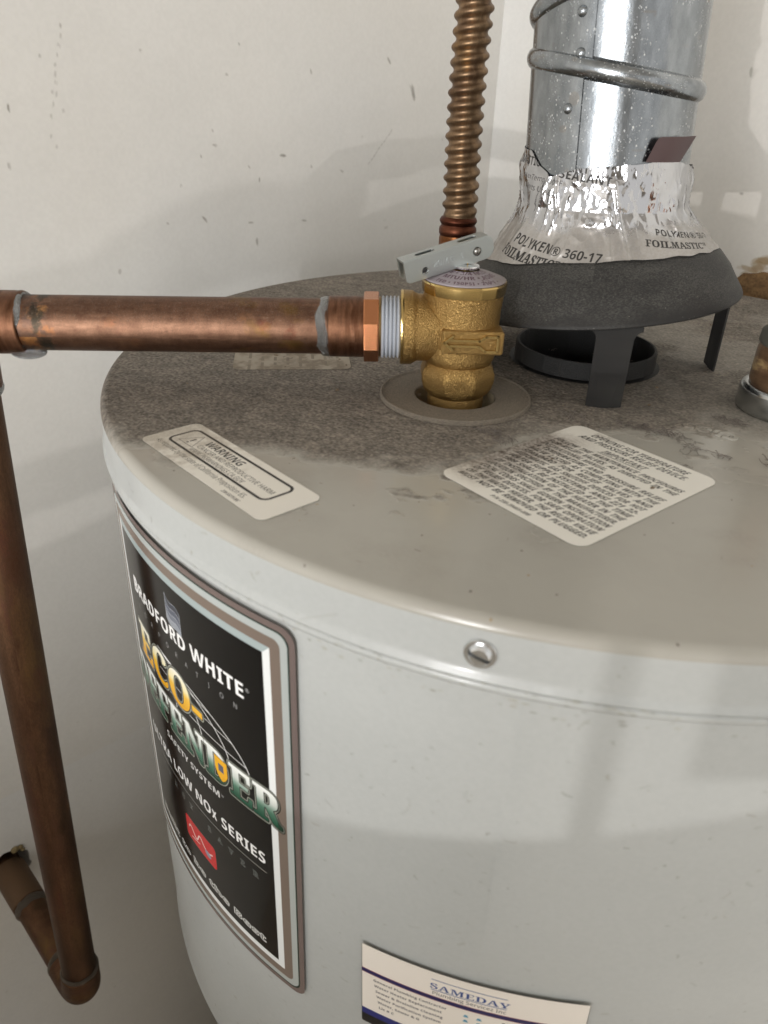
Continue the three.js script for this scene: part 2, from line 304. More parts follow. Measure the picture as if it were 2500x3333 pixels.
// brand label ------------------------------------------------------------
function fitText(g, text, x0, x1, y, h, weight = 'bold', family = 'sans-serif', stroke) {   // cap height h, baseline y
  g.save(); g.font = `${weight} 100px ${family}`; const w = g.measureText(text).width;
  g.translate(x0, y); g.scale((x1 - x0) / w, h / 71); g.fillText(text, 0, 0); if (stroke) g.strokeText(text, 0, 0); g.restore();
}
function spaced(g, text, x0, x1, y, px, weight = '', family = 'sans-serif') {
  g.font = `${weight} ${px}px ${family}`; g.textAlign = 'center';
  [...text].forEach((c, i) => c !== ' ' && g.fillText(c, lerp(x0, x1, i / (text.length - 1)), y)); g.textAlign = 'left';
}
{
  const w = 136, h = 200, K = 10, [c, g] = canvas(w * K, h * K);
  const X = (s) => (s + 208) * K, Y = (y) => (-26 - y) * K;
  const rrect = (i, r, col) => { g.fillStyle = col; g.beginPath(); g.roundRect(i * K, i * K, (w - 2 * i) * K, (h - 2 * i) * K, r * K); g.fill(); };
  rrect(0, 6, '#8b7c78'); rrect(2.6, 5, '#17352b'); rrect(3.3, 4.6, '#d3dbda'); rrect(6.4, 3.2, '#94857a'); rrect(11, 0.6, '#e4e7e6'); rrect(14.4, 0.3, '#0c0b0b');  // taupe and white bands hold dark and bright reflections of the foil border
  g.fillStyle = '#9fabab'; g.beginPath(); g.moveTo(110, 110); g.lineTo(1250, 110); g.lineTo(1216, 144); g.lineTo(144, 144); g.fill();
  // flag emblem
  for (let i = 0; i < 4; i++) {
    g.fillStyle = ['#3b3f4a', '#555a66', '#6d727d', '#8d929a'][i]; g.strokeStyle = '#b9bdc4'; g.lineWidth = 2;
    const y0 = Y(-46) + i * 28; g.beginPath(); g.moveTo(X(-145), y0); g.bezierCurveTo(X(-141), y0 + 62, X(-139), y0 - 8, X(-134), y0 + 46);
    g.lineTo(X(-134), y0 + 74); g.bezierCurveTo(X(-139), y0 + 22, X(-141), y0 + 90, X(-145), y0 + 30); g.closePath(); g.fill(); g.stroke();
  }
  g.fillStyle = '#f2f2f0';
  g.save(); g.font = 'bold 100px sans-serif'; g.restore();
  fitText(g, 'BRADFORD', X(-184.5), X(-131.5), Y(-67.2), 66); fitText(g, 'B', X(-184.5), X(-177.6), Y(-67.2), 76);
  fitText(g, 'WHITE', X(-128.5), X(-96.3), Y(-67.2), 70);
  g.font = '26px sans-serif'; g.fillStyle = '#b8b8b8'; g.fillText('®', X(-96), Y(-63));
  g.fillStyle = '#9a9a9a'; spaced(g, 'CORPORATION', X(-179), X(-102), Y(-74.5), 34);
  // globe
  g.strokeStyle = '#e6e6e4'; g.lineWidth = 5;
  const GX = X(-160), GY = Y(-110);
  for (const a of [64, 52, 34, 14]) { g.beginPath(); g.ellipse(GX, GY, a * K, 28 * K, 0, -Math.PI / 2, 0); g.stroke(); }
  g.lineWidth = 3.4;
  for (const t of [0.18, 0.38, 0.58, 0.8]) { const yy = GY - 28 * K * Math.sin(t * 1.5), xx = GX + 64 * K * Math.cos(t * 1.5); g.beginPath(); g.moveTo(GX, yy - 26); g.quadraticCurveTo((GX + xx) / 2, yy - 22, xx, yy); g.stroke(); }
  const letters = (text, x0, x1, yTop, yBase, stops, lw) => {
    const grad = g.createLinearGradient(0, -72, 0, 0); stops.forEach(([t, col]) => grad.addColorStop(t, col));
    g.save(); g.font = '900 100px serif'; const tw = g.measureText(text).width; g.translate(X(x0), Y(yBase)); g.scale((X(x1) - X(x0)) / tw, (Y(yBase) - Y(yTop)) / 71);
    g.lineJoin = 'round'; g.lineWidth = lw + 9; g.strokeStyle = '#0a0a0a'; g.strokeText(text, 0, 0);
    g.lineWidth = lw + 5; g.strokeStyle = '#8f9388'; g.strokeText(text, 0, 0);
    g.lineWidth = lw; g.strokeStyle = '#111'; g.strokeText(text, 0, 0);
    g.fillStyle = grad; g.fillText(text, 0, 0); g.restore();
  };
  letters('ECO-', -186, -124.5, -84, -101, [[0, '#f4f1e2'], [0.35, '#efe2ad'], [0.55, '#e9b53a'], [1, '#dc9f1c']], 4);
  letters('DEFENDER', -199, -81, -107, -123.5, [[0, '#eef0ec'], [0.35, '#c6cdc6'], [0.65, '#4f7663'], [1, '#1e4a37']], 4);
  g.fillStyle = '#e2a925'; g.beginPath(); g.moveTo(X(-118.6), Y(-109)); g.lineTo(X(-110.5), Y(-109.5)); g.lineTo(X(-110.5), Y(-117)); g.quadraticCurveTo(X(-112), Y(-121), X(-114.5), Y(-122)); g.quadraticCurveTo(X(-118), Y(-120), X(-118.6), Y(-116)); g.fill(); g.lineWidth = 3; g.strokeStyle = '#3a2c08'; g.stroke();
  g.fillStyle = '#5b5b66'; g.fillRect(X(-116.4), Y(-112.5), 34, 42);
  g.fillStyle = '#d9d9d6'; fitText(g, 'SAFETY SYSTEM', X(-163), X(-117), Y(-133.8), 36); g.font = '14px sans-serif'; g.fillText('TM', X(-116.5), Y(-131.5));
  g.fillStyle = '#ececea'; fitText(g, 'ULTRA LOW NO', X(-189), X(-125.5), Y(-151.6), 62); fitText(g, 'x', X(-125.2), X(-121.6), Y(-151.6), 66); fitText(g, 'SERIES', X(-118.6), X(-90.6), Y(-151.6), 62);
  g.fillStyle = '#85847f'; g.fillRect(X(-189), Y(-156.2), X(-90.6) - X(-189), 5);
  g.strokeStyle = '#7f8480'; g.lineWidth = 2; g.font = 'bold 46px serif'; g.textAlign = 'center';
  [...'ENERGY SAVER'].forEach((ch, i) => ch !== ' ' && g.strokeText(ch, lerp(X(-184), X(-97.5), i / 11), Y(-164.8))); g.textAlign = 'left';
  // red badge
  g.fillStyle = '#c32a2c'; g.beginPath(); g.roundRect(X(-153), Y(-174), 270, 150, 24); g.fill();
  g.strokeStyle = '#e9c9c4'; g.lineWidth = 9; g.beginPath(); g.moveTo(X(-150), Y(-181)); g.bezierCurveTo(X(-147), Y(-174), X(-144), Y(-190), X(-141), Y(-180)); g.bezierCurveTo(X(-138), Y(-174), X(-137), Y(-188), X(-129), Y(-181)); g.stroke(); g.lineWidth = 5; g.beginPath(); g.moveTo(X(-148), Y(-186)); g.lineTo(X(-140), Y(-184)); g.stroke(); g.fillStyle = '#8f8fa0'; g.beginPath(); g.ellipse(X(-133), Y(-184), 26, 18, 0.3, 0, 7); g.fill();
  g.strokeStyle = '#dcdcd8'; g.lineWidth = 3; g.font = '700 60px sans-serif'; g.fillStyle = '#50504e';
  g.save(); g.translate(X(-190), Y(-206.4)); const tb = 'Built to be the Best'; g.scale((X(-93.6) - X(-190)) / g.measureText(tb).width, 1); g.lineWidth = 4; g.fillText(tb, 0, 0); g.strokeText(tb, 0, 0); g.restore();
  const map = tex(c, true, THREE.ClampToEdgeWrapping);
  const [c2, g2] = canvas(w * 4, h * 4);                    // blue: metal foil border
  g2.fillStyle = 'rgb(0,60,120)'; g2.fillRect(0, 0, w * 4, h * 4); g2.fillStyle = 'rgb(0,34,0)'; g2.fillRect(11 * 4, 11 * 4, (w - 22) * 4, (h - 22) * 4);
  const mr = tex(c2, false, THREE.ClampToEdgeWrapping);
  part(heater, 'brand_label', wrapPanel(-140, -126, w, h, 6, 0, 0.0003), M({ map, roughnessMap: mr, metalnessMap: mr, roughness: 1, metalness: 1, specularIntensity: 0.6 }), 'tall black brand label with silver border wrapped round the jacket');
}
// service sticker ----------------------------------------------------------
{
  const w = 86, h = 52, K = 16, [c, g] = canvas(w * K, h * K);
  g.fillStyle = '#e9e2d8'; g.fillRect(0, 0, w * K, h * K);
  g.fillStyle = '#16205a'; const P = (x, y) => [x * K, y * K];
  g.textAlign = 'center';
  g.fillStyle = '#1c3f82'; g.font = 'bold 92px serif'; g.save(); g.translate(43 * K, 10.4 * K); g.scale(1.02, 0.8); g.fillText('SAMEDAY', 0, 0); g.restore();
  g.fillRect(28.5 * K, 4.6 * K, 28.5 * K, 6); g.fillRect(28.5 * K, 10.9 * K, 28.5 * K, 6);
  g.fillStyle = '#1d1d22'; g.font = '46px sans-serif'; g.fillText('Plumbing Servicez Inc', 43 * K, 14 * K);
  g.fillStyle = '#a8323c'; g.fillRect(0, 15.1 * K, w * K, 3); g.fillRect(0, 17.6 * K, w * K, 3); g.fillStyle = '#1d1b52'; g.fillRect(0, 15.3 * K, w * K, 2.3 * K);
  g.fillStyle = '#2b2b30'; g.font = 'bold 34px sans-serif'; g.textAlign = 'left';
  ['General Plumbing Contractor', 'Water Heater Replacement', 'Sewer & Drainline Cleaning', 'Water Purification System', 'Water, Sewer & G', 'Lic # C'].forEach((t, i) => g.fillText(t, (5 + i * 0.5) * K, (21.4 + i * 3.4) * K));
  ['Tankless Water', 'Se'].forEach((t, i) => g.fillText(t, 56 * K, (21.4 + i * 3.4) * K));
  g.fillStyle = '#4f96b4'; for (let i = 0; i < 5; i++) for (const x of [42.5, 47.5]) { g.beginPath(); g.arc(x * K, (21.6 + i * 3.2) * K, 12, 0, 7); g.fill(); g.fillRect(x * K - 16, (21.9 + i * 3.2) * K, 32, 8); }
  g.fillStyle = '#23286e'; g.fillRect(0, 42 * K, w * K, 4 * K); g.fillStyle = '#0c0c10'; g.fillRect(0, 46 * K, w * K, 6 * K);
  g.strokeStyle = '#1a1a1a'; g.lineWidth = 5; g.strokeRect(0, 0, w * K, h * K);
  part(heater, 'service_sticker', wrapPanel(-1.2, -188, w, h, 0.6, 0.024, 0.0002), M({ map: tex(c, true, THREE.ClampToEdgeWrapping), roughness: 0.4 }), 'white plumbing company sticker with dark blue bands');
}
// paper labels on the top ----------------------------------------------------
function flatLabel(name, o, xd, w, h, rc, map, label, rough = 0.5) {     // o: centre [x, z] mm; xd: reading direction [x, z]
  const s = new THREE.Shape(), a = w / 2000, b = h / 2000, r = rc / 1000;
  s.moveTo(-a + r, -b); s.lineTo(a - r, -b); s.absarc(a - r, -b + r, r, -Math.PI / 2, 0); s.lineTo(a, b - r); s.absarc(a - r, b - r, r, 0, Math.PI / 2); s.lineTo(-a + r, b); s.absarc(-a + r, b - r, r, Math.PI / 2, Math.PI); s.lineTo(-a, -b + r); s.absarc(-a + r, -b + r, r, Math.PI, Math.PI * 1.5);
  const g = new THREE.ExtrudeGeometry(s, { depth: 0.00025, bevelEnabled: false, curveSegments: 8 }), uv = g.attributes.uv, ps = g.attributes.position;
  for (let i = 0; i < uv.count; i++) uv.setXY(i, ps.getX(i) / (2 * a) + 0.5, ps.getY(i) / (2 * b) + 0.5);
  const x = V3(xd[0], 0, xd[1]).normalize(), z = V3(0, 1, 0), y = z.clone().cross(x);
  g.applyMatrix4(basis(x, y, z, V3(o[0] / 1000, 0.0002, o[1] / 1000)));
  return part(heater, name, g, M({ map, roughness: rough }), label);
}
function grime(g, w, h, fn) {            // fn(u, v) -> amount of dirt, v down
  const im = g.getImageData(0, 0, w, h), d = im.data;
  for (let y = 0, p = 0; y < h; y++) for (let x = 0; x < w; x++, p += 4) { const [a, r, q, b] = fn(x / w, y / h, x, y); d[p] = lerp(d[p], r, a); d[p + 1] = lerp(d[p + 1], q, a); d[p + 2] = lerp(d[p + 2], b, a); }
  g.putImageData(im, 0, 0);
}
{
  const W = 1280, H = 384, [c, g] = canvas(W, H);
  g.fillStyle = '#e8e4da'; g.fillRect(0, 0, W, H);
  g.strokeStyle = '#15120f'; g.lineWidth = 17; g.beginPath(); g.roundRect(96, 56, 1020, 200, 46); g.stroke();
  g.lineWidth = 4; g.strokeStyle = '#3c3833'; g.beginPath(); g.moveTo(150, 212); g.lineTo(226, 82); g.lineTo(302, 212); g.closePath(); g.stroke();
  g.fillStyle = '#15120f'; g.font = 'bold 92px sans-serif'; g.fillText('!', 209, 200);
  g.save(); g.translate(312, 138); g.font = 'bold 78px sans-serif'; g.fillText('WARNING', 0, 0); g.restore();
  g.font = '50px sans-serif'; const two = (t, x, y, w) => { g.save(); g.translate(x, y); g.scale(w / g.measureText(t).width, 1); g.fillText(t, 0, 0); g.restore(); };
  two('CANCER AND REPRODUCTIVE HARM', 312, 188, 770); two('WWW.P65WARNINGS.CA.GOV', 312, 240, 560);
  g.font = '52px sans-serif'; two('As required by the state of California Proposition 65.', 76, 322, 950);
  g.font = 'italic bold 28px sans-serif'; two('238-53275-00C', 880, 364, 160);
  grime(g, W, H, (u, v, x, y) => { const a = 0.5 * sst(0.55, 0.02, u + (fbm(x / 50, y / 50, 3, 800) - 0.5) * 0.7) * (0.5 + 0.7 * fbm(x / 9, y / 9, 3, 810)); return [clamp(a), 132, 120, 103]; });
  flatLabel('warning_label', [-117, 172], [67, 44], 83, 25.5, 3.2, tex(c, true, THREE.ClampToEdgeWrapping), 'long narrow cancer warning label half hidden by dust');
}
{
  const W = 1040, H = 1280, [c, g] = canvas(W, H);
  g.fillStyle = '#ebe8df'; g.fillRect(0, 0, W, H); g.fillStyle = '#15130f';
  const line = (t, x0, x1, y, px = 60, just = false) => {
    g.font = `bold italic ${px}px sans-serif`; const ws = t.split(' ');
    if (!just) { g.save(); g.translate(x0, y); g.scale((x1 - x0) / g.measureText(t).width, 1); g.transform(1, 0, -0.18, 1, 0, 0); g.fillText(t, 0, 0); g.restore(); return; }
    const sx = Math.min(0.86, (x1 - x0 - 20 * (ws.length - 1)) / ws.reduce((a, q) => a + g.measureText(q).width, 0)), tot = ws.reduce((a, q) => a + g.measureText(q).width * sx, 0), gap = (x1 - x0 - tot) / Math.max(1, ws.length - 1); let x = x0;
    ws.forEach((q) => { g.save(); g.translate(x, y); g.scale(sx, 1); g.transform(1, 0, -0.18, 1, 0, 0); g.lineWidth = 1; g.strokeStyle = '#15130f'; g.fillText(q, 0, 0); g.strokeText(q, 0, 0); g.restore(); x += g.measureText(q).width * sx + gap; });
  };
  line('OPENING FOR TEMPERATURE', 170, 870, 100, 74); line('AND PRESSURE RELIEF DEVICE.', 130, 910, 172, 74);
  line('IMPORTANT', 370, 680, 252, 70); g.fillRect(360, 262, 320, 6);
  ['FOLLOW THE MAINTENANCE PROCEDURES', 'FOR RELIEF VALVES, AS DIRECTED IN THE', 'INSTRUCTIONAL MANUAL.', 'A TEMPERATURE AND PRESSURE RELIEF', 'VALVE LISTED AS COMPLYING WITH THE', 'STANDARD FOR RELIEF VALVES AND', 'AUTOMATIC GAS SHUTOFF DEVICES FOR HOT', 'WATER SUPPLY SYSTEMS, ANSI Z21 22-', '1999 SHALL BE INSTALLED AT THE TIME', 'OF INSTALLATION OF THE HEATER IN THE', 'LOCATION SPECIFIED BY THE MANUFACTURER.', 'LOCAL CODES SHALL GOVERN INSTALLATION', 'OF RELIEF DEVICES, FOR SAFE OPERATION', 'OF THE WATER HEATER, THE RELIEF VALVE', 'MUST NOT BE REMOVED OR PLUGGED.']
    .forEach((t, i) => line(t, 60, t.length < 24 ? 560 : 985, 332 + i * 61, 57, t.length >= 24));
  g.save(); line('P/N 238-39465-00B', 380, 660, 1245, 38); g.restore();
  grime(g, W, H, (u, v, x, y) => {
    const n = fbm(x / 120, y / 120, 4, 830), f = fbm(x / 14, y / 14, 3, 840);
    const a = sst(0.42, 0.02, u + (n - 0.5) * 0.5) * sst(0.06, 0.3, v + (n - 0.5) * 0.25) * sst(1.02, 0.8, v), e = sst(0.62, 0.75, n) * sst(0.5, 0.1, u) * sst(0.85, 0.6, v);
    return [clamp(a * (0.2 + 0.75 * f) + e * 0.5 * f), 84, 74, 66];
  });
  flatLabel('relief_opening_label', [8, 138.5], [49, 36], 65.5, 80.5, 5, tex(c, true, THREE.ClampToEdgeWrapping), 'square cream label of black slanted capitals about the relief opening', 0.38);
}
{
  const W = 640, H = 480, [c, g] = canvas(W, H);
  g.fillStyle = '#c6bfb0'; g.fillRect(0, 0, W, H); g.fillStyle = '#4b443a'; g.font = 'bold 40px sans-serif';
  for (let i = 0; i < 8; i++) { g.save(); g.translate(30, 60 + i * 52); for (let x = 0; x < 570;) { const l = rr(20, 90); g.globalAlpha = rr(0.3, 0.8); g.fillRect(x, -16, l, 12); x += l + rr(14, 26); } g.restore(); }
  grime(g, W, H, (u, v, x, y) => { const f = fbm(x / 16, y / 16, 4, 860), b = fbm(x / 70, y / 50, 3, 870); return [clamp(0.35 + 0.9 * f * sst(0.3, 0.7, b) + 0.15), 128, 117, 102]; });
  flatLabel('faded_label', [-147, 26], [0.36, 0.93], 78, 58, 4, tex(c, true, THREE.ClampToEdgeWrapping), 'old label faded under dust behind the copper pipe', 0.8);
}
const font = await new FontLoader().loadAsync('fonts/droid/droid_sans_bold.typeface.json');
{
  const x = V3(17.6, 0, 8.5).normalize(), z = V3(0, 1, 0), y = z.clone().cross(x);
  const tg = new TextGeometry('COLD', { font, size: 0.0062, depth: 0.0005, curveSegments: 4, bevelEnabled: true, bevelThickness: 0.0004, bevelSize: 0.0004, bevelSegments: 2 });
  tg.scale(1.05, 1, 1); tg.applyMatrix4(basis(x, y, z, V3(0.0475, -0.0003, 0.0725)));
  part(heater, 'embossed_lettering', planarTop(tg), topMat, 'word COLD pressed into the tank top');
}
// lint clumps and crumbs lying on the top
{
  const lint = [], crumbs = [];
  const fibre = (x, z, s, n) => { for (let i = 0; i < n; i++) { const a = rr(0, 6.3), l = s * rr(0.5, 1.3), X = x + rr(-s, s), Z = z + rr(-s, s) * 0.7; const cv = new THREE.CatmullRomCurve3([V3(X, 0.0004, Z), V3(X + Math.cos(a) * l * 0.5 + rr(-s, s) * 0.3, rr(0.0005, s * 0.45), Z + Math.sin(a) * l * 0.5 + rr(-s, s) * 0.3), V3(X + Math.cos(a) * l, rr(0.0003, s * 0.25), Z + Math.sin(a) * l)]); lint.push(new THREE.TubeGeometry(cv, 5, 0.00012, 3)); } };
  for (const [x, z, s, n] of [[0.037, 0.0845, 0.005, 24], [0.030, 0.0815, 0.0035, 26], [0.044, 0.087, 0.004, 26], [0.025, 0.079, 0.003, 16], [0.050, 0.097, 0.004, 16], [0.062, 0.101, 0.0035, 14], [-0.029, 0.1085, 0.0045, 26], [-0.022, 0.1145, 0.004, 24], [0.004, 0.078, 0.005, 16], [0.083, 0.103, 0.006, 26], [0.071, 0.062, 0.0045, 26], [0.066, 0.058, 0.003, 14]]) fibre(x, z, s, n);
  for (let i = 0; i < 90; i++) { const a = rr(0, 6.3), r = Math.sqrt(rnd()) * 0.2; if (r * Math.sin(a) > 0.12) continue; fibre(r * Math.cos(a), r * Math.sin(a), rr(0.001, 0.0026), 3 + (rnd() * 5 | 0)); }
  const o = shadows(new THREE.Mesh(mergeGeometries(lint), M({ color: lin(0.2, 0.175, 0.155), roughness: 1 }))); o.name = 'lint'; o.userData = { kind: 'stuff', label: 'tufts of grey brown lint lying on the tank top', category: 'lint' }; scene.add(o);
  for (let i = 0; i < 70; i++) { const a = rr(0, 6.3), r = Math.sqrt(rnd()) * 0.2, x = r * Math.cos(a), z = r * Math.sin(a); if (z > 0.14) continue; const g = new THREE.IcosahedronGeometry(rr(0.0003, 0.0009), 0); g.scale(rr(1, 2.2), 0.6, 1); g.rotateY(rr(0, 6)); g.translate(x, 0.0006, z); crumbs.push(g); }
  const k = shadows(new THREE.Mesh(mergeGeometries(crumbs), M({ color: lin(0.2, 0.15, 0.1), roughness: 0.9 }))); k.name = 'crumbs'; k.userData = { kind: 'stuff', label: 'tiny brown crumbs scattered in the dust on the tank top', category: 'crumbs' }; scene.add(k);
}

// ---------------------------------------------------------------- draft hood
const hoodC = V3(0.002, 0, -0.004);
const hoodTilt = (g) => { const ps = g.attributes.position; for (let i = 0; i < ps.count; i++) ps.setY(i, ps.getY(i) + 0.12 * (ps.getX(i) - 0.002) * sst(0.088, 0.05, ps.getY(i))); g.computeVertexNormals(); return g; };
const hoodProfile = [[0.0688, 0.0344], [0.0695, 0.0347], [0.0697, 0.0353], [0.0690, 0.0368], [0.0655, 0.0420], [0.0617, 0.0480], [0.0567, 0.0540], [0.0527, 0.0572], [0.0490, 0.0606], [0.0440, 0.0665], [0.0400, 0.0720], [0.0372, 0.0780]];
{
  const hood = thing('draft_hood', [hoodC.x, 0, hoodC.z], 'dusty black sheet metal draft hood standing on flat legs over the flue outlet', 'draft hood');
  const map = (() => {
    const [c, g] = canvas(1536, 384), im = g.createImageData(1536, 384), d = im.data;
    for (let y = 0, p = 0; y < 384; y++) for (let x = 0; x < 1536; x++, p += 4) { const v = 384 - y, f = fbm(x / 2.0, y / 2.0, 2, 900), b = fbm(x / 90, y / 50, 3, 910), D = sst(0.2, 0.85, f * 0.75 + b * 0.3) * sst(-10, 70, v + (b - 0.5) * 90); const t = lerp(26, 70, D); d[p] = t + 1; d[p + 1] = t; d[p + 2] = t - 1 - D * 3; d[p + 3] = 255; }
    g.putImageData(im, 0, 0);
    for (let i = 0; i < 600; i++) { g.fillStyle = `rgba(190,184,174,${rr(0.1, 0.6)})`; g.beginPath(); g.arc(rr(0, 1536), rr(0, 384), rr(0.4, 1.2), 0, 7); g.fill(); }
    return tex(c, true);
  })();
  const mat = M({ map, roughness: 0.58, bumpMap: rep(grainBump, 6, 1.5), bumpScale: 0.0001 });
  const inner = hoodProfile.slice().reverse().map(([r, y]) => [r - 0.0009, y]);
  let g = revolve([...inner, [0.0686, 0.0344], ...hoodProfile], 160); g.translate(hoodC.x, 0, hoodC.z);
  part(hood, 'bell', hoodTilt(revolveSplit(hoodProfile, 160, hoodC)), mat, 'flaring black bell coated with grey dust');
  part(hood, 'bell_lining', hoodTilt(revolveSplit([...inner, [0.0688, 0.0344]], 160, hoodC)), M({ color: lin(0.012, 0.012, 0.012), roughness: 0.8 }));
  for (const deg of [11.2, 101, 191, 281]) {
    const a = THREE.MathUtils.degToRad(deg), d = V3(Math.sin(a), 0, Math.cos(a)), t = V3(d.z, 0, -d.x);
    const s = new THREE.Shape();       // strap leg widening where it leaves the rim, with a small tab at the foot
    s.moveTo(-0.0078, 0.0005); s.lineTo(-0.0026, 0.0002); s.lineTo(-0.0024, -0.0028); s.lineTo(0.0022, -0.0028); s.lineTo(0.0024, 0.0002); s.lineTo(0.0078, 0.0006); s.lineTo(0.0080, 0.029);
    s.quadraticCurveTo(0.0082, 0.0325, 0.0115, 0.0330); s.lineTo(0.0115, 0.0350); s.lineTo(-0.0115, 0.0350); s.lineTo(-0.0115, 0.0330); s.quadraticCurveTo(-0.0082, 0.0325, -0.0080, 0.029); s.closePath();
    const lg = new THREE.ExtrudeGeometry(s, { depth: 0.0009, bevelEnabled: false });
    { const k = (0.0352 + 0.12 * Math.sin(a) * 0.067) / 0.035; lg.scale(1, k, 1); } lg.translate(0, 0, 0.0668); const ps = lg.attributes.position;
    for (let i = 0; i < ps.count; i++) { const x = ps.getX(i), q = ps.getZ(i), th = x / 0.067; ps.setXYZ(i, Math.sin(th) * q, ps.getY(i), Math.cos(th) * q); }
    lg.computeVertexNormals();
    lg.applyMatrix4(basis(t, V3(0, 1, 0), d, hoodC.clone()));
    part(hood, 'leg', lg, M({ map: rep(map, 0.06, 1), roughness: 0.8 }));
  }
}
function revolveSplit(p, seg, c) { const g = revolve(p, seg); g.translate(c.x, 0, c.z); return g; }

// ---------------------------------------------------------------- flue pipe
const flueBase = V3(0.0008, 0.074, -0.004), flueTop = V3(-0.0085, 0.235, -0.013), flueDir = flueTop.clone().sub(flueBase).normalize(), FR = 0.0368;
const flueX = V3(1, 0, 0).addScaledVector(flueDir, -flueDir.x).normalize(), flueZ = flueX.clone().cross(flueDir);
const flueM = basis(flueX, flueDir, flueZ, flueBase);
{
  const flue = thing('flue_pipe', [flueBase.x, flueBase.y, flueBase.z], 'galvanised steel flue elbow with slanted beads rising from the draft hood', 'flue pipe');
  const N = 1024, [c, g] = canvas(N, N), im = g.createImageData(N, N), d = im.data;
  for (let y = 0, p = 0; y < N; y++) for (let x = 0; x < N; x++, p += 4) { const s = fbm(x / 26, y / 40, 3, 1000), f = vnoise(x / 2.2, y / 2.2, 1010), t = 156 + (s - 0.5) * 40 + (f - 0.5) * 12; d[p] = t - 5; d[p + 1] = t; d[p + 2] = t + 4; d[p + 3] = 255; }
  g.putImageData(im, 0, 0);
  const [cr, h] = canvas(N, N); h.fillStyle = 'rgb(0,60,255)'; h.fillRect(0, 0, N, N);
  for (let i = 0; i < 5200; i++) {
    const x = rr(0, N), y = rr(0, N); if (vnoise(x / 120, y / 120, 1020) < 0.42) continue; const a = rr(0.3, 0.95), r = 0.6 + 1.5 * rnd() ** 3;
    g.fillStyle = `rgba(236,234,228,${a})`; h.fillStyle = `rgba(0,235,0,${a})`; for (const q of [g, h]) { q.beginPath(); q.ellipse(x, y, r, r * rr(0.8, 1.8), rr(0, 3), 0, 7); q.fill(); }
  }
  for (let i = 0; i < 60; i++) { g.fillStyle = `rgba(150,112,72,${rr(0.03, 0.12)})`; g.beginPath(); g.ellipse(rr(0, N), rr(0, N), rr(4, 26), rr(3, 16), 0, 0, 7); g.fill(); }
  const map = tex(c), rough = tex(cr, false);
  const galv = M({ map: rep(map, 2, 1.4), roughnessMap: rep(rough, 2, 1.4), metalnessMap: rep(rough, 2, 1.4), metalness: 1, roughness: 1, bumpMap: rep(grainBump, 2, 1), bumpScale: 0.00003 });
  const put = (geo) => { const q = geo.clone(); q.applyMatrix4(flueM); return q; };
  // oblique beads: the tilt of the joint plane at height h0
  const bead = (h0, tx, tz, amp) => {
    const pos = [], idx = [], uv = [], nu = 144, nv = 14;
    for (let i = 0; i <= nu; i++) for (let j = 0; j <= nv; j++) { const a = i / nu * Math.PI * 2, b = j / nv, x = Math.sin(a), z = Math.cos(a), y = h0 + FR * (tx * x + tz * z) + (b - 0.5) * 0.0095, bulge = Math.sin(b * Math.PI) ** 0.8, r = FR + 0.0001 + amp * bulge - 0.0006 * Math.max(0, Math.cos((b - 0.02) * 14)) * (b < 0.12 || b > 0.9 ? 1 : 0); pos.push(r * x, y, r * z); uv.push(a / 6.283, b * 0.1); }
    for (let i = 0; i < nu; i++) for (let j = 0; j < nv; j++) { const p = i * (nv + 1) + j; idx.push(p, p + nv + 1, p + 1, p + 1, p + nv + 1, p + nv + 2); }
    const q = new THREE.BufferGeometry(); q.setAttribute('position', new THREE.Float32BufferAttribute(pos, 3)); q.setAttribute('uv', new THREE.Float32BufferAttribute(uv, 2)); q.setIndex(idx); q.computeVertexNormals(); return q;
  };
  const section = (f0, f1, r, a0 = 0, a1 = Math.PI * 2, mu = 160) => {
    const pos = [], idx = [], uv = [], nv = 2;
    for (let i = 0; i <= mu; i++) for (let j = 0; j <= nv; j++) { const a = lerp(a0, a1, i / mu), b = j / nv, y = lerp(f0(a), f1(a), b); pos.push(r * Math.sin(a), y, r * Math.cos(a)); uv.push(a / 6.283, y / 0.24); }
    for (let i = 0; i < mu; i++) for (let j = 0; j < nv; j++) { const p = i * (nv + 1) + j; idx.push(p, p + nv + 1, p + 1, p + 1, p + nv + 1, p + nv + 2); }
    const q = new THREE.BufferGeometry(); q.setAttribute('position', new THREE.Float32BufferAttribute(pos, 3)); q.setAttribute('uv', new THREE.Float32BufferAttribute(uv, 2)); q.setIndex(idx); q.computeVertexNormals(); return q;
  };
  const plane = (h0, tx, tz) => (a) => h0 + FR * (tx * Math.sin(a) + tz * Math.cos(a));
  const J = [plane(0, 0, 0), plane(0.0570, -0.20, -0.06), plane(0.0895, 0.26, 0.05), plane(0.14, -0.1, 0), plane(0.162, 0, 0)];
  const seam = [-0.34, -0.26, 0.2, 1.2];
  for (let k = 0; k < 4; k++) {
    const s = part(flue, 'pipe_section', put(section(J[k], J[k + 1], FR)), galv);
    // lap of the rolled sheet: its edge stands proud of the sheet below
    part(s, 'lap_seam', put(section(J[k], J[k + 1], FR + 0.0006, seam[k] - 1.1, seam[k], 40)), galv);
  }
  part(flue, 'bead', put(bead(0.0570, -0.20, -0.06, 0.0026)), galv);
  part(flue, 'bead', put(bead(0.0895, 0.26, 0.05, 0.0026)), galv);
  part(flue, 'bead', put(bead(0.14, -0.1, 0, 0.0026)), galv);
  const rivet = revolve([[0.0001, 0.0016], [0.0009, 0.0015], [0.0016, 0.0011], [0.0020, 0.0004], [0.0022, 0]], 24);
  for (const [a, y] of [[-0.50, 0.0425], [-0.40, 0.0625], [-0.42, 0.0772]]) { const dd = V3(Math.sin(a), 0, Math.cos(a)); part(flue, 'rivet', put(along(rivet, dd.clone().multiplyScalar(FR + 0.0005).setY(y), dd)), galv); }
}

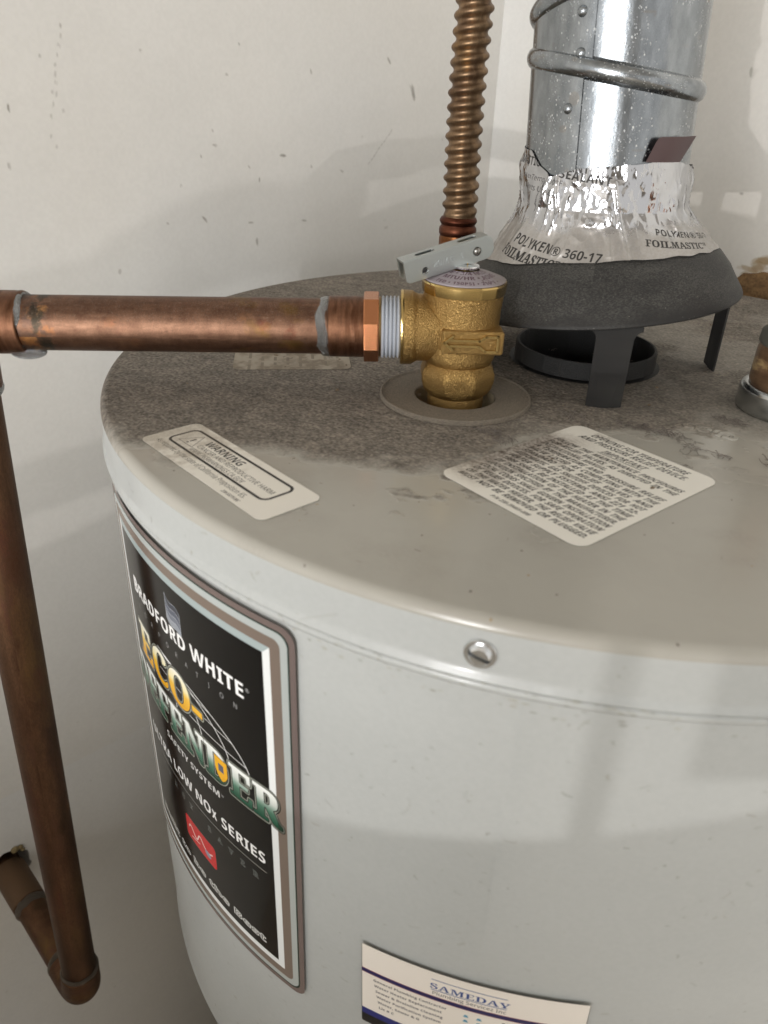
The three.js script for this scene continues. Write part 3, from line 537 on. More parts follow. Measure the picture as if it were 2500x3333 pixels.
// ---------------------------------------------------------------- foil tape round the joint
{
  const tape = thing('foil_tape', [hoodC.x, 0.05, hoodC.z], 'crinkled silver foil tape wrapped round the joint of flue and hood', 'tape');
  const bot = (a) => 0.0550 + 0.0040 * Math.cos(a) + 0.0009 * vnoise(a * 7, 2, 1100) + 0.0006 * Math.sin(a * 2);
  const topTab = [[-3.15, 0.098], [-1.7, 0.1005], [-1.05, 0.0995], [-0.85, 0.094], [-0.62, 0.0905], [-0.3, 0.0945], [0.1, 0.0965], [0.6, 0.0985], [0.95, 0.0985], [1.3, 0.0965], [2.2, 0.095], [3.15, 0.098]];
  const rAt = (y) => interp(hoodProfile.map(([r, q]) => [q, r]), y);
  const pos = [], uv = [], idx = [], nu = 560, nv = 84;
  const ridges = []; for (let i = 0; i < 60; i++) ridges.push([rr(-3.14, 3.14), rr(-14, 14), rr(0.018, 0.07), rr(0.0006, 0.0022), rr(0.053, 0.078), rr(0.064, 0.1), rr(-1, 1)]);
  const fold = (a, y) => {                       // soft swells with a few sharp creases
    const k = sst(0.0535, 0.063, y) * sst(0.1005, 0.094, y); let h = 0;
    for (const [c, sl, w, amp, y0, y1, bow] of ridges) { if (y < y0 || y > y1) continue; let d = a - c - sl * (y - 0.075) * 0.6 - bow * 8 * (y - y0) * (y1 - y); d = Math.abs(d - Math.round(d / 6.2832) * 6.2832); if (d < w * 3) h += amp * Math.exp(-d / w * 1.6) * Math.sin(Math.PI * clamp((y - y0) / (y1 - y0))) ** 0.6; }
    return k * (h + 0.0040 * (fbm(a * 3.4 + 9, y * 75, 2, 1130) - 0.5)) + 0.0005 * (fbm(a * 14, y * 300, 2, 1150) - 0.4);
  };
  for (let i = 0; i <= nu; i++) for (let j = 0; j <= nv; j++) {
    const a = -Math.PI + i / nu * Math.PI * 2, aa = i === nu ? -Math.PI : a, b = j / nv, jag = 0.0005 * (vnoise(aa * 9, 0, 1170) - 0.5), y = lerp(bot(aa), interp(topTab, aa) + jag, b);
    const base = y < 0.078 ? rAt(y) : FR + 0.0004, sh = lerp(0, 1, sst(0.06, 0.08, y));
    const cx = lerp(hoodC.x, flueBase.x + flueDir.x * (y - flueBase.y), sh), cz = lerp(hoodC.z, flueBase.z + flueDir.z * (y - flueBase.y), sh);
    const r = Math.max(base, FR + 0.0004) + 0.0006 + Math.max(0.0002, 0.0010 * sst(0.054, 0.064, y) * sst(1, 0.8, b) + fold(aa, y));
    pos.push(cx + r * Math.sin(a), y + 0.12 * (cx + r * Math.sin(a) - 0.002) * sst(0.088, 0.05, y), cz + r * Math.cos(a)); uv.push((a + Math.PI / 2) / Math.PI, (y - 0.045) / 0.06);
  }
  for (let i = 0; i < nu; i++) for (let j = 0; j < nv; j++) { const p = i * (nv + 1) + j; idx.push(p, p + nv + 1, p + 1, p + 1, p + nv + 1, p + nv + 2); }
  const q = new THREE.BufferGeometry(); q.setAttribute('position', new THREE.Float32BufferAttribute(pos, 3)); q.setAttribute('uv', new THREE.Float32BufferAttribute(uv, 2)); q.setIndex(idx); q.computeVertexNormals();
  const W = 2048, H = 1024, [c, g] = canvas(W, H), [cr, h] = canvas(W, H), im = g.createImageData(W, H), ir = h.createImageData(W, H);
  for (let y = 0, p = 0; y < H; y++) for (let x = 0; x < W; x++, p += 4) {
    const Y = 0.105 - y / H * 0.06, n = fbm(x / 110, y / 80, 4, 1200), f = fbm(x / 9, y / 9, 3, 1210);
    const D = sst(0.0745, 0.0665, Y + (n - 0.5) * 0.012) * (0.4 + 0.5 * f), m = clamp(D * 0.85);
    im.data[p] = lerp(198, 170, D); im.data[p + 1] = lerp(199, 164, D); im.data[p + 2] = lerp(202, 156, D); im.data[p + 3] = 255;
    ir.data[p] = 0; ir.data[p + 1] = lerp(24 + f * 16, 150, D); ir.data[p + 2] = lerp(255, 120, m); ir.data[p + 3] = 255;
  }
  g.putImageData(im, 0, 0); h.putImageData(ir, 0, 0);
  const A = (deg) => (deg + 90) / 180 * W, Yp = (y) => (0.105 - y) / 0.06 * H;
  const word = (t, deg, y, px, rot, fnt, sx = 1) => { for (const [cx, col] of [[g, '#2a2826'], [h, 'rgb(0,150,0)']]) { cx.save(); cx.translate(A(deg), Yp(y)); cx.rotate(rot); cx.scale(sx, 1); cx.font = `${fnt.replace('#', px)}`; cx.fillStyle = col; cx.fillText(t, 0, 0); cx.restore(); } };
  word('POLYKEN® 360-17', -53, 0.0650, 78, 0.16, 'bold #px sans-serif', 0.95); word('FOILMASTIC™ SEALANT', -60, 0.0608, 78, 0.16, '900 #px serif', 0.9);
  word('POLYKEN® 360-17', 33, 0.0688, 66, 0.2, 'bold #px sans-serif'); word('FOILMASTIC™', 25, 0.0648, 66, 0.2, '900 #px serif', 1.05);
  word('FOILMASTIC™ SEALANT', -92, 0.0945, 84, 0.03, 'bold #px sans-serif'); word('360-17', -14, 0.0955, 78, 0.03, 'bold #px sans-serif');
  word('SEALANT', -30, 0.0905, 82, 0.08, 'bold #px sans-serif', 1.15);
  word('Max Temp 200°F', -66, 0.0885, 50, 0.05, '#px sans-serif', 1.2); word('Meets UL 723', -64, 0.0845, 50, 0.07, '#px sans-serif', 1.25);
  const mr = tex(cr, false);
  const foilBump = pixelTex(1024, 512, (x, y) => { const q = fbm(x / 70 + 5, y / 80, 2, 1340), a = 1 - Math.abs(2 * fbm(x / 62, y / 100, 2, 1310) - 1), v = 255 * clamp(0.4 * q + 0.42 * a ** 3 * sst(0.3, 0.6, q) + 0.08 * (1 - Math.abs(2 * fbm(x / 20, y / 34, 2, 1350) - 1)) ** 3); return [v, v, v]; }, false);
  part(tape, 'foil_wrap', q, M({ map: tex(c), roughnessMap: mr, metalnessMap: mr, metalness: 1, roughness: 1, bumpMap: foilBump, bumpScale: 0.0013 }), 'crumpled printed foil, shiny above and dusty below');
  // flap of brown release liner standing up above the foil
  const a0 = 0.46, a1 = 0.94, lp = [], li = [], n = 24;
  for (let i = 0; i <= n; i++) for (let j = 0; j <= 6; j++) { const t = i / n, a = lerp(a0 - 0.02 * (1 - j / 6) + 0.05 * (j / 6), a1 + 0.14 * (j / 6), t), rc = t < 0.12 ? (1 - Math.sqrt(1 - ((0.12 - t) / 0.12) ** 2)) * 0.002 : 0, y = lerp(0.0985, 0.1082 - rc + 0.0006 * t, j / 6), r = FR + 0.0016 + 0.0022 * (j / 6) * (0.3 + 0.7 * t); lp.push(flueBase.x - 0.0014 + r * Math.sin(a), y, flueBase.z - 0.001 + r * Math.cos(a)); }
  for (let i = 0; i < n; i++) for (let j = 0; j < 6; j++) { const p = i * 7 + j; li.push(p, p + 7, p + 1, p + 1, p + 7, p + 8); }
  const lg = new THREE.BufferGeometry(); lg.setAttribute('position', new THREE.Float32BufferAttribute(lp, 3)); lg.setAttribute('uv', new THREE.Float32BufferAttribute(new Array(lp.length / 3 * 2).fill(0), 2)); lg.setIndex(li); lg.computeVertexNormals();
  part(tape, 'liner_flap', lg, M({ color: lin(0.075, 0.045, 0.045), roughness: 0.4 }), 'dark red brown flap above the foil edge');
}

// ---------------------------------------------------------------- relief valve
const pipeFlat = V3(-0.9662, 0, 0.2578).normalize(), pipeDir = V3(-0.9662, -0.021, 0.2578).normalize(), faceDir = V3(pipeFlat.z, 0, -pipeFlat.x).normalize();   // faceDir looks at the viewer
const pipeY = 0.0318;
const brassGrain = pixelTex(512, 512, (x, y) => { const v = 128 + (fbm(x / 4.8, y / 4.8, 3, 1400) - 0.5) * 280; return [clamp(v, 0, 255), clamp(v, 0, 255), clamp(v, 0, 255)]; }, false);
const castBrass = (x, y) => M({ color: lin(0.375, 0.24, 0.088), metalness: 1, roughness: 0.37, bumpMap: rep(brassGrain, x, y), bumpScale: 0.0004 });
const turnedBrass = M({ color: lin(0.56, 0.4, 0.16), metalness: 1, roughness: 0.24 });
{
  const valve = thing('relief_valve', [valveAt.x, 0, valveAt.z], 'cast brass temperature and pressure relief valve with a zinc test lever', 'valve');
  const up = (geo) => { const g = geo.clone(); g.translate(valveAt.x, 0, valveAt.z); return g; };
  part(valve, 'body', up(revolve([[0.0136, 0.0164], [0.0148, 0.0178], [0.0155, 0.0195], [0.0161, 0.0215], [0.0164, 0.0300], [0.0165, 0.0400], [0.0170, 0.0455], [0.0171, 0.0478]], 72)), castBrass(3, 1), 'rough cast brass body');
  part(valve, 'flange', up(toCreasedNormals(revolve([[0.0168, 0.0474], [0.0176, 0.0478], [0.0179, 0.0490], [0.0181, 0.0520], [0.0177, 0.0527], [0.0166, 0.0528]], 72), 0.5)), turnedBrass, 'bright machined brass flange');
  // eight-sided lower boss
  const og = revolve([[0.0128, 0.0026], [0.0146, 0.0040], [0.0160, 0.0066], [0.0168, 0.0100], [0.0168, 0.0128], [0.0160, 0.0154], [0.0146, 0.0172], [0.0138, 0.0180]], 128);
  { const ps = og.attributes.position; for (let i = 0; i < ps.count; i++) { const x = ps.getX(i), z = ps.getZ(i), t = Math.atan2(x, z) - 0.26, w = t - Math.round(t / (Math.PI / 4)) * (Math.PI / 4), k = lerp(1, 0.955 / Math.cos(w), sst(0.004, 0.008, ps.getY(i)) * sst(0.0172, 0.0140, ps.getY(i))); ps.setX(i, x * k); ps.setZ(i, z * k); } og.computeVertexNormals(); }
  part(valve, 'wrench_boss', up(og), castBrass(3, 0.6), 'faceted brass boss marked 18');
  part(valve, 'inlet_neck', up(revolve([[0.0125, -0.0220], [0.0127, 0.0020], [0.0130, 0.0034]], 48)), castBrass(3, 1));
  // outlet
  const oc = V3(valveAt.x, pipeY, valveAt.z);
  part(valve, 'outlet', along(revolve([[0.0118, 0.004], [0.0140, 0.0085], [0.0143, 0.0190], [0.0150, 0.0205], [0.0157, 0.0215], [0.0158, 0.0250], [0.0153, 0.0258], [0.0148, 0.0260], [0.0118, 0.0256]], 72), oc, pipeDir), castBrass(3, 1), 'rough cast brass side outlet');
  part(valve, 'outlet_lip', along(toCreasedNormals(revolve([[0.0158, 0.0252], [0.0159, 0.0258], [0.0157, 0.0264], [0.0118, 0.0264]], 64), 0.5), oc, pipeDir), turnedBrass);
  // raised pad with an arrow that points to the outlet
  const x = pipeFlat.clone().negate(), z = faceDir.clone(), pm = basis(x, V3(0, 1, 0), z, V3(valveAt.x, 0.0310, valveAt.z));
  const padG = new RoundedBoxGeometry(0.0262, 0.0100, 0.012, 3, 0.0012); padG.translate(0.0036, -0.0008, 0.0116); padG.applyMatrix4(pm);
  const pad = part(valve, 'arrow_pad', padG, castBrass(1, 0.5));
  const arrow = []; const bar = (x0, y0, x1, y1) => { const l = Math.hypot(x1 - x0, y1 - y0), b = new THREE.BoxGeometry(l + 0.0010, 0.0010, 0.0022); b.rotateZ(Math.atan2(y1 - y0, x1 - x0)); b.translate((x0 + x1) / 2, (y0 + y1) / 2, 0.0178); arrow.push(b); };
  const P = [[-0.0050, 0.0022], [-0.0083, -0.0006], [-0.0050, -0.0034]]; bar(...P[0], ...P[1]); bar(...P[1], ...P[2]);
  const Q = [[-0.0055, 0.0006], [0.0062, 0.0006], [0.0090, 0.0024], [0.0138, 0.0024], [0.0138, -0.0038], [0.0090, -0.0038], [0.0062, -0.0018], [-0.0055, -0.0018]]; for (let i = 0; i < Q.length - 1; i++) bar(...Q[i], ...Q[i + 1]);
  const ag = mergeGeometries(arrow); ag.applyMatrix4(pm); part(pad, 'arrow', ag, turnedBrass);
  const t18 = new TextGeometry('18', { font, size: 0.0029, depth: 0.0005, curveSegments: 3 }); t18.translate(-0.0021, 0.0098, 0.0158); t18.applyMatrix4(basis(x, V3(0, 1, 0), z, V3(valveAt.x, 0, valveAt.z))); part(valve, 'cast_number', t18, turnedBrassDull());
  // name plate
  const [c, g] = canvas(768, 768); g.fillStyle = '#9d9499'; g.fillRect(0, 0, 768, 768);
  const arcText = (t, r, px, a0, wt = 'bold') => { g.font = `${wt} ${px}px sans-serif`; g.fillStyle = '#4f2c3c'; g.textAlign = 'center'; let a = a0; for (const ch of t) { const w = g.measureText(ch).width / r; a -= w / 2; g.save(); g.translate(384 + Math.cos(a) * r, 384 + Math.sin(a) * r); g.rotate(a - Math.PI / 2); g.fillText(ch, 0, 0); g.restore(); a -= w / 2 + 0.012; } };
  arcText('TED • 150PSI • 210°F •', 356, 60, 2.5); arcText('MTU/HR • ASME', 276, 80, 2.5); arcText('E • 3/4 NCLX', 190, 76, 2.55);
  g.strokeStyle = '#4f2c3c'; g.lineWidth = 6; g.beginPath(); for (let i = 0; i <= 14; i++) { const a = i / 14 * 6.28, r = i % 2 ? 44 : 36; g.lineTo(560 + Math.cos(a) * r, 640 + Math.sin(a) * r * 0.8); } g.stroke();
  grime(g, 768, 768, (u, v, X, Y) => { const f = fbm(X / 12, Y / 12, 3, 1500), b = fbm(X / 120, Y / 120, 3, 1510); return [clamp(sst(0.5, 0.95, u * 0.7 + (1 - v) * 0.45 + (b - 0.5) * 0.6) * (0.35 + 0.6 * f)), 132, 122, 114]; });
  const pg = revolve([[0.0060, 0.0568], [0.0110, 0.0556], [0.0168, 0.0536], [0.0174, 0.0533], [0.0174, 0.0529]], 64); { const u = pg.attributes.uv, ps = pg.attributes.position; for (let i = 0; i < u.count; i++) u.setXY(i, ps.getX(i) / 0.0352 + 0.5, 0.5 - ps.getZ(i) / 0.0352); }
  pg.rotateY(0.24);
  part(valve, 'rating_plate', up(pg), M({ map: tex(c, true, THREE.ClampToEdgeWrapping), roughness: 0.5, metalness: 0.25 }), 'domed grey plate with maroon ratings lettering');
  part(valve, 'washer', up(toCreasedNormals(revolve([[0.0022, 0.0590], [0.0056, 0.0586], [0.0059, 0.0582], [0.0057, 0.0576], [0.0022, 0.0572]], 40), 0.5)), zinc);
  part(valve, 'stem', up(revolve([[0.0001, 0.0684], [0.0013, 0.0682], [0.0016, 0.0676], [0.0016, 0.0655], [0.0013, 0.0640], [0.0016, 0.0560]], 24)), turnedBrass);
  // lever: folded zinc channel with round ends, slots in its top and a pin through its cheeks
  const Lp = V3(-0.0745, 0.0566, 0.0862), Rp = V3(-0.0435, 0.0662, 0.0640), lx = Rp.clone().sub(Lp).normalize(), len = Lp.distanceTo(Rp);
  const lz = lx.clone().cross(V3(0, 1, 0)).normalize().applyAxisAngle(lx, 0.07), ly = lz.clone().cross(lx).normalize(), lm = basis(lx, ly, lz, Lp.clone().lerp(Rp, 0.5));
  const lever = new THREE.Group(); lever.name = 'lever'; lever.userData.label = 'folded zinc test lever stamped with numbers'; valve.add(lever);
  const zincSheet = M({ color: lin(0.46, 0.49, 0.485), metalness: 1, roughness: 0.3, bumpMap: rep(grainBump, 60, 60), bumpScale: 0.00006 });
  const hw = 0.0036, hh = 0.0045, th = 0.0008, a = len / 2;
  const cheek = (hole) => { const s = new THREE.Shape(); s.moveTo(-a, hh); s.lineTo(a - 0.001, hh); s.quadraticCurveTo(a + 0.0015, hh - 0.0008, a + 0.0012, -0.001); s.quadraticCurveTo(a, -hh, a - 0.004, -hh); s.lineTo(-a + 0.0025, -hh); s.quadraticCurveTo(-a, -hh, -a, -hh + 0.0025); s.closePath(); for (const [hx, hy, hr] of hole) { const p = new THREE.Path(); p.absarc(hx, hy, hr, 0, 6.2832, true); s.holes.push(p); } return new THREE.ExtrudeGeometry(s, { depth: th, bevelEnabled: true, bevelSize: 0.00015, bevelThickness: 0.00015, bevelSegments: 2 }); };
  const holes = [[-a + 0.0088, -0.0012, 0.00145], [a - 0.0065, -0.0002, 0.0019]];
  const f1 = cheek(holes); f1.translate(0, 0, hw - th); const f2 = cheek(holes); f2.translate(0, 0, -hw);
  const s = new THREE.Shape(); s.moveTo(-a, -hw + 0.0004); s.lineTo(a - 0.0008, -hw + 0.0004); s.lineTo(a - 0.0008, hw - 0.0004); s.lineTo(-a, hw - 0.0004); s.closePath();
  for (const [x0, x1] of [[-a + 0.0065, -a + 0.0155], [a - 0.0135, a - 0.0045]]) { const p = new THREE.Path(), r = 0.0015; p.moveTo(x0 + r, -r); p.absarc(x0 + r, 0, r, -Math.PI / 2, Math.PI / 2, true); p.lineTo(x1 - r, r); p.absarc(x1 - r, 0, r, Math.PI / 2, -Math.PI / 2, true); p.closePath(); s.holes.push(p); }
  const tg = new THREE.ExtrudeGeometry(s, { depth: th, bevelEnabled: true, bevelSize: 0.00015, bevelThickness: 0.00015, bevelSegments: 2 }); tg.rotateX(-Math.PI / 2); tg.translate(0, hh - th + 0.0002, 0);
  for (const [n, q] of [['cheek', f1], ['cheek', f2], ['channel_top', tg]]) { q.applyMatrix4(lm); part(lever, n, q, zincSheet); }
  const pin = revolve([[0.0001, 0.0010], [0.0009, 0.00095], [0.0015, 0.0005], [0.00175, -0.0002], [0.00175, -0.0078], [0.0001, -0.008]], 24); pin.rotateX(Math.PI / 2); pin.translate(a - 0.0065, -0.0002, hw + 0.0002); pin.applyMatrix4(lm); part(lever, 'pin', pin, M({ color: lin(0.3, 0.29, 0.27), metalness: 1, roughness: 0.25 }));
  const st = new TextGeometry('20MG  3', { font, size: 0.0026, depth: 0.00022, curveSegments: 3 }); st.translate(-a + 0.0128, -0.0012, hw + 0.0001); st.applyMatrix4(lm); part(lever, 'stamping', st, M({ color: lin(0.5, 0.53, 0.53), metalness: 1, roughness: 0.45 }));
}
function turnedBrassDull() { return M({ color: lin(0.46, 0.31, 0.125), metalness: 1, roughness: 0.34, bumpMap: rep(brassGrain, 4, 4), bumpScale: 0.0002 }); }

// ---------------------------------------------------------------- copper discharge pipe
const OD = 0.0118;
function copperTex(w, h, k, base, spots) {            // u round the pipe, v along it
  const [c, g] = canvas(w, h), im = g.createImageData(w, h), d = im.data;
  for (let y = 0, p = 0; y < h; y++) for (let x = 0; x < w; x++, p += 4) {
    const n = fbm(x / 60, y / 34, 4, k), m = fbm(x / 22, y / 120, 3, k + 10), f = fbm(x / 3, y / 3, 2, k + 20), t = clamp(0.5 + (n - 0.5) * 0.95 + (m - 0.5) * 1.0);
    for (let q = 0; q < 3; q++) d[p + q] = clamp(lerp(base[0][q], base[1][q], t) * (1 + (f - 0.5) * 0.22), 0, 255); d[p + 3] = 255;
  }
  g.putImageData(im, 0, 0); spots(g, w, h); return tex(c);
}
const blotch = (g, x, y, rx, ry, col, n = 14) => { for (let i = 0; i < n; i++) { g.fillStyle = col; g.beginPath(); g.ellipse(x + rr(-rx, rx) * 0.7, y + rr(-ry, ry) * 0.7, rx * rr(0.2, 0.6), ry * rr(0.2, 0.6), rr(0, 3), 0, 7); g.fill(); } };
{
  const T = V3(valveAt.x, pipeY, valveAt.z).addScaledVector(pipeDir, 0.2185), O = V3(valveAt.x, pipeY, valveAt.z);
  const E = n1.clone().multiplyScalar(-dLeft).addScaledVector(w1, -0.2742); E.y = -0.4790;
  const B = V3(-0.2855, -0.4840, 0.1350), sDir = E.clone().sub(B).normalize();
  const pipe = thing('discharge_pipe', [E.x, E.y, E.z], 'tarnished copper discharge pipe soldered from relief valve down to the wall', 'pipe');
  // lies along: u = 0 at the back; v 0 at the valve end
  const runLen = 0.166, [lintC, lintG] = canvas(1024, 2048); lintG.fillStyle = 'rgb(0,118,255)'; lintG.fillRect(0, 0, 1024, 2048);
  const map = copperTex(1024, 2048, 1600, [[94, 69, 55], [124, 95, 77]], (g, w, h) => {
    const Y = (m) => h - m / runLen * h;                 // m from the start of the run (valve end)
    for (let i = 0; i < 26; i++) blotch(g, rr(0, w), Y(rr(0.012, 0.045)), rr(30, 90), rr(20, 80), `rgba(${rnd() < 0.5 ? '120,88,42' : '96,56,40'},0.08)`);
    for (let i = 0; i < 24; i++) blotch(g, rr(0, w), Y(rr(0.045, 0.12)), rr(30, 120), rr(30, 110), `rgba(${rnd() < 0.5 ? '134,84,66' : '112,72,54'},0.07)`);
    for (let i = 0; i < 60; i++) blotch(g, rr(0, w), Y(rr(0.122, 0.142)), rr(20, 60), rr(15, 50), `rgba(${['66,54,48', '196,140,86', '92,74,66', '150,98,64'][i % 4]},0.22)`);
    for (let i = 0; i < 16; i++) blotch(g, rr(0, w), Y(rr(0.016, 0.04)), rr(20, 60), rr(20, 60), `rgba(${['128,98,52', '84,58,46', '150,112,78'][i % 3]},0.12)`);
    for (let i = 0; i < 420; i++) { g.fillStyle = `rgba(${rnd() < 0.6 ? '58,42,34' : '176,136,104'},${rr(0.08, 0.3)})`; g.beginPath(); g.ellipse(rr(0, w), rr(0, h), rr(1, 4), rr(1, 12), 0, 0, 7); g.fill(); }
    g.fillStyle = 'rgba(48,40,54,0.75)'; g.beginPath(); for (let x = 0; x <= w; x += 32) g.lineTo(x, Y(0.151) + rr(-14, 14)); g.lineTo(w, 0); g.lineTo(0, 0); g.fill();
    for (let i = 0; i < 30; i++) blotch(g, rr(0, w), Y(rr(0.124, 0.128)), rr(20, 70), rr(10, 40), 'rgba(60,56,50,0.25)');
    // lint lying along the top of the pipe
    for (let i = 0; i < 15000; i++) { const a = rr(-1, 1), x = (0.25 + a * 0.17 + 1) % 1 * w; if (rnd() < Math.abs(a) ** 2) continue; const y = rr(0, h), t = rr(0, 6.3), l = rr(3, 12), al = rr(0.2, 0.55), lw = rr(0.8, 2.4); for (const [q, col] of [[g, rnd() < 0.6 ? '142,126,114' : '82,66,58'], [lintG, '0,235,30']]) { q.strokeStyle = `rgba(${col},${al})`; q.lineWidth = lw; q.beginPath(); q.moveTo(x, y); q.lineTo(x + Math.cos(t) * l, y + Math.sin(t) * l * 0.8); q.stroke(); } }
  });
  const lintMap = tex(lintC, false), cop = M({ map, metalnessMap: lintMap, roughnessMap: lintMap, metalness: 1, roughness: 1, bumpMap: rep(grainBump, 3, 8), bumpScale: 0.00008 });
  const copDull = M({ map: copperTex(512, 1024, 1700, [[86, 63, 48], [112, 84, 64]], (g, w, h) => { for (let i = 0; i < 90; i++) blotch(g, rr(0, w), rr(0, h), rr(20, 80), rr(30, 140), `rgba(${['66,48,36', '132,96,68', '88,68,52', '100,58,46'][i % 4]},0.08)`); }), metalness: 1, roughness: 0.5, bumpMap: rep(grainBump, 3, 8), bumpScale: 0.0001 });
  const copBright = M({ color: lin(0.58, 0.25, 0.12), metalness: 1, roughness: 0.16, bumpMap: rep(grainBump, 90, 90), bumpScale: 0.00006 });
  const copFit = M({ map: copperTex(512, 512, 1720, [[98, 68, 52], [132, 96, 74]], (g, w, h) => { for (let i = 0; i < 40; i++) blotch(g, rr(0, w), rr(0, h), rr(20, 90), rr(20, 60), 'rgba(84,56,38,0.18)'); }), metalness: 1, roughness: 0.4, bumpMap: rep(grainBump, 3, 2), bumpScale: 0.0001 });
  const solder = M({ color: lin(0.42, 0.43, 0.43), metalness: 1, roughness: 0.2, bumpMap: rep(brassGrain, 2, 1), bumpScale: 0.0006 });
  const tapeM = M({ color: lin(0.42, 0.45, 0.5), roughness: 0.4, bumpMap: rep(grainBump, 5, 1), bumpScale: 0.0002 });
  const run = (g) => along(g, O, pipeDir);
  // threads under white sealing tape
  const thr = [[0.0116, 0.0258]]; for (let i = 0; i < 5; i++) { const y = 0.0264 + i * 0.00168; thr.push([0.0122, y + 0.0001], [0.0130, y + 0.0004], [0.0133, y + 0.0009], [0.0130, y + 0.0013], [0.0122, y + 0.00162]); } thr.push([0.0120, 0.0350]);
  part(pipe, 'taped_thread', run(revolve(thr, 72)), tapeM, 'pipe thread wound with white sealing tape');
  part(pipe, 'thread_end', run(revolve([[0.0120, 0.0344], [0.0128, 0.0350], [0.0128, 0.0361]], 48)), M({ color: lin(0.3, 0.2, 0.09), metalness: 1, roughness: 0.4 }));
  const hexS = new THREE.Shape(); for (let i = 0; i < 8; i++) { const t = (i + 0.5) / 8 * 6.2832 + 0.2, q = [Math.cos(t) * 0.01495, Math.sin(t) * 0.01495]; i ? hexS.lineTo(...q) : hexS.moveTo(...q); } hexS.closePath();
  const hg = new THREE.ExtrudeGeometry(hexS, { depth: 0.0052, bevelEnabled: true, bevelSize: 0.0006, bevelThickness: 0.0007, bevelSegments: 3, bevelOffset: -0.0006 }); hg.rotateX(-Math.PI / 2); hg.translate(0, 0.0364, 0);
  part(pipe, 'adapter_collar', run(hg), copBright, 'bright eight sided copper collar of the adapter');
  part(pipe, 'adapter_socket', run(revolve([[0.0128, 0.0415], [0.0130, 0.0430], [0.0129, 0.0565], [0.0127, 0.0572], [0.0117, 0.0574]], 64)), copFit);
  const sol = (y0, y1, r, amp, k) => { const g = revolve(Array.from({ length: 13 }, (_, i) => [r * (1 - 0.09 * Math.abs(i / 6 - 1) ** 3) , lerp(y0, y1, i / 12)]), 72), ps = g.attributes.position; for (let i = 0; i < ps.count; i++) { const x = ps.getX(i), y = ps.getY(i), z = ps.getZ(i), a = Math.atan2(x, z), e = clamp((y - y0) / (y1 - y0)), n = fbm(Math.cos(a) * 2.2 + 9, Math.sin(a) * 2.2 + e * 2.5 + 5, 3, k), m = 1 + amp * (n - 0.42) * Math.sin(e * Math.PI) ** 0.7; const yy = y + (fbm(Math.cos(a) * 1.6 + 20, Math.sin(a) * 1.6 + 3, 3, k + 5) - 0.5) * 0.0055 * (1 - 0.3 * e); ps.setXYZ(i, x * m, yy, z * m); } g.computeVertexNormals(); return g; };
  part(pipe, 'solder_joint', run(sol(0.0566, 0.0622, 0.01235, 0.12, 1800)), solder, 'silvery smeared solder joint');
  part(pipe, 'horizontal_run', run((() => { const g = revolve([[OD, 0.0560], [OD, 0.0560 + runLen - 0.004]], 72); return g; })()), cop, 'long tarnished copper run lying level in front of the wall');
  part(pipe, 'solder_joint', run(sol(0.1875, 0.1930, 0.0131, 0.14, 1820)), solder, 'thick grey solder joint with a drip');
  { const dg = new THREE.SphereGeometry(0.0052, 24, 16); dg.scale(1.5, 0.55, 1.1); dg.applyMatrix4(basis(pipeFlat, V3(0, 1, 0), faceDir.clone().negate(), O.clone().addScaledVector(pipeDir, 0.189).add(V3(0, -0.0122, 0)).addScaledVector(faceDir, 0.003))); part(pipe, 'solder_drip', dg, solder); }
  const elbow = (c, d0, d1, sock, mat, name) => {        // c: corner, d0 away from the corner along first leg, d1 along second
    const r = 0.0135, bend = 0.0165, pts = []; for (let i = 0; i <= 12; i++) { const t = i / 12 * Math.PI / 2; pts.push(c.clone().addScaledVector(d0, bend * (1 - Math.sin(t))).addScaledVector(d1, bend * (1 - Math.cos(t)))); }
    const g = new THREE.TubeGeometry(new THREE.CatmullRomCurve3(pts), 24, r, 40); const el = part(pipe, name, g, mat);
    for (const d of [d0, d1]) part(el, 'socket', along(revolve([[r, bend - 0.001], [r, bend + sock - 0.0008], [r - 0.0006, bend + sock], [OD, bend + sock]], 48), c, d), mat);
    return el;
  };
  const vDir = B.clone().sub(T).normalize();
  elbow(T, pipeDir.clone().negate(), vDir, 0.0135, copFit, 'elbow');
  part(pipe, 'solder_joint', along(sol(0.0285, 0.034, 0.0133, 0.16, 1840), T, vDir), solder);
  const vl = T.distanceTo(B);
  part(pipe, 'vertical_run', along(revolve([[OD, 0.028], [OD, vl - 0.026]], 64), T, vDir), copDull, 'dark tarnished copper drop beside the tank');
  elbow(B, vDir.clone().negate(), sDir, 0.0135, copDull, 'elbow');
  const dullSolder = M({ color: lin(0.17, 0.145, 0.12), metalness: 1, roughness: 0.42, bumpMap: rep(grainBump, 4, 1), bumpScale: 0.0007 });
  part(pipe, 'solder_joint', along(sol(0.0285, 0.034, 0.0133, 0.2, 1860), B, vDir.clone().negate()), dullSolder);
  part(pipe, 'solder_joint', along(sol(0.0285, 0.035, 0.0133, 0.2, 1870), B, sDir), dullSolder);
  part(pipe, 'wall_stub', along(revolve([[OD, 0.028], [OD, 0.155]], 48), B, sDir), copDull, 'copper stub running into the wall');
  part(pipe, 'solder_joint', along(sol(0.088, 0.096, 0.0128, 0.2, 1880), B, sDir), dullSolder);
  part(pipe, 'coupling', along(revolve([[OD, 0.0955], [0.0132, 0.096], [0.0134, 0.13], [0.0132, 0.137]], 48), B, sDir), M({ color: lin(0.16, 0.10, 0.06), metalness: 0.9, roughness: 0.5, bumpMap: rep(brassGrain, 2, 2), bumpScale: 0.0004 }));
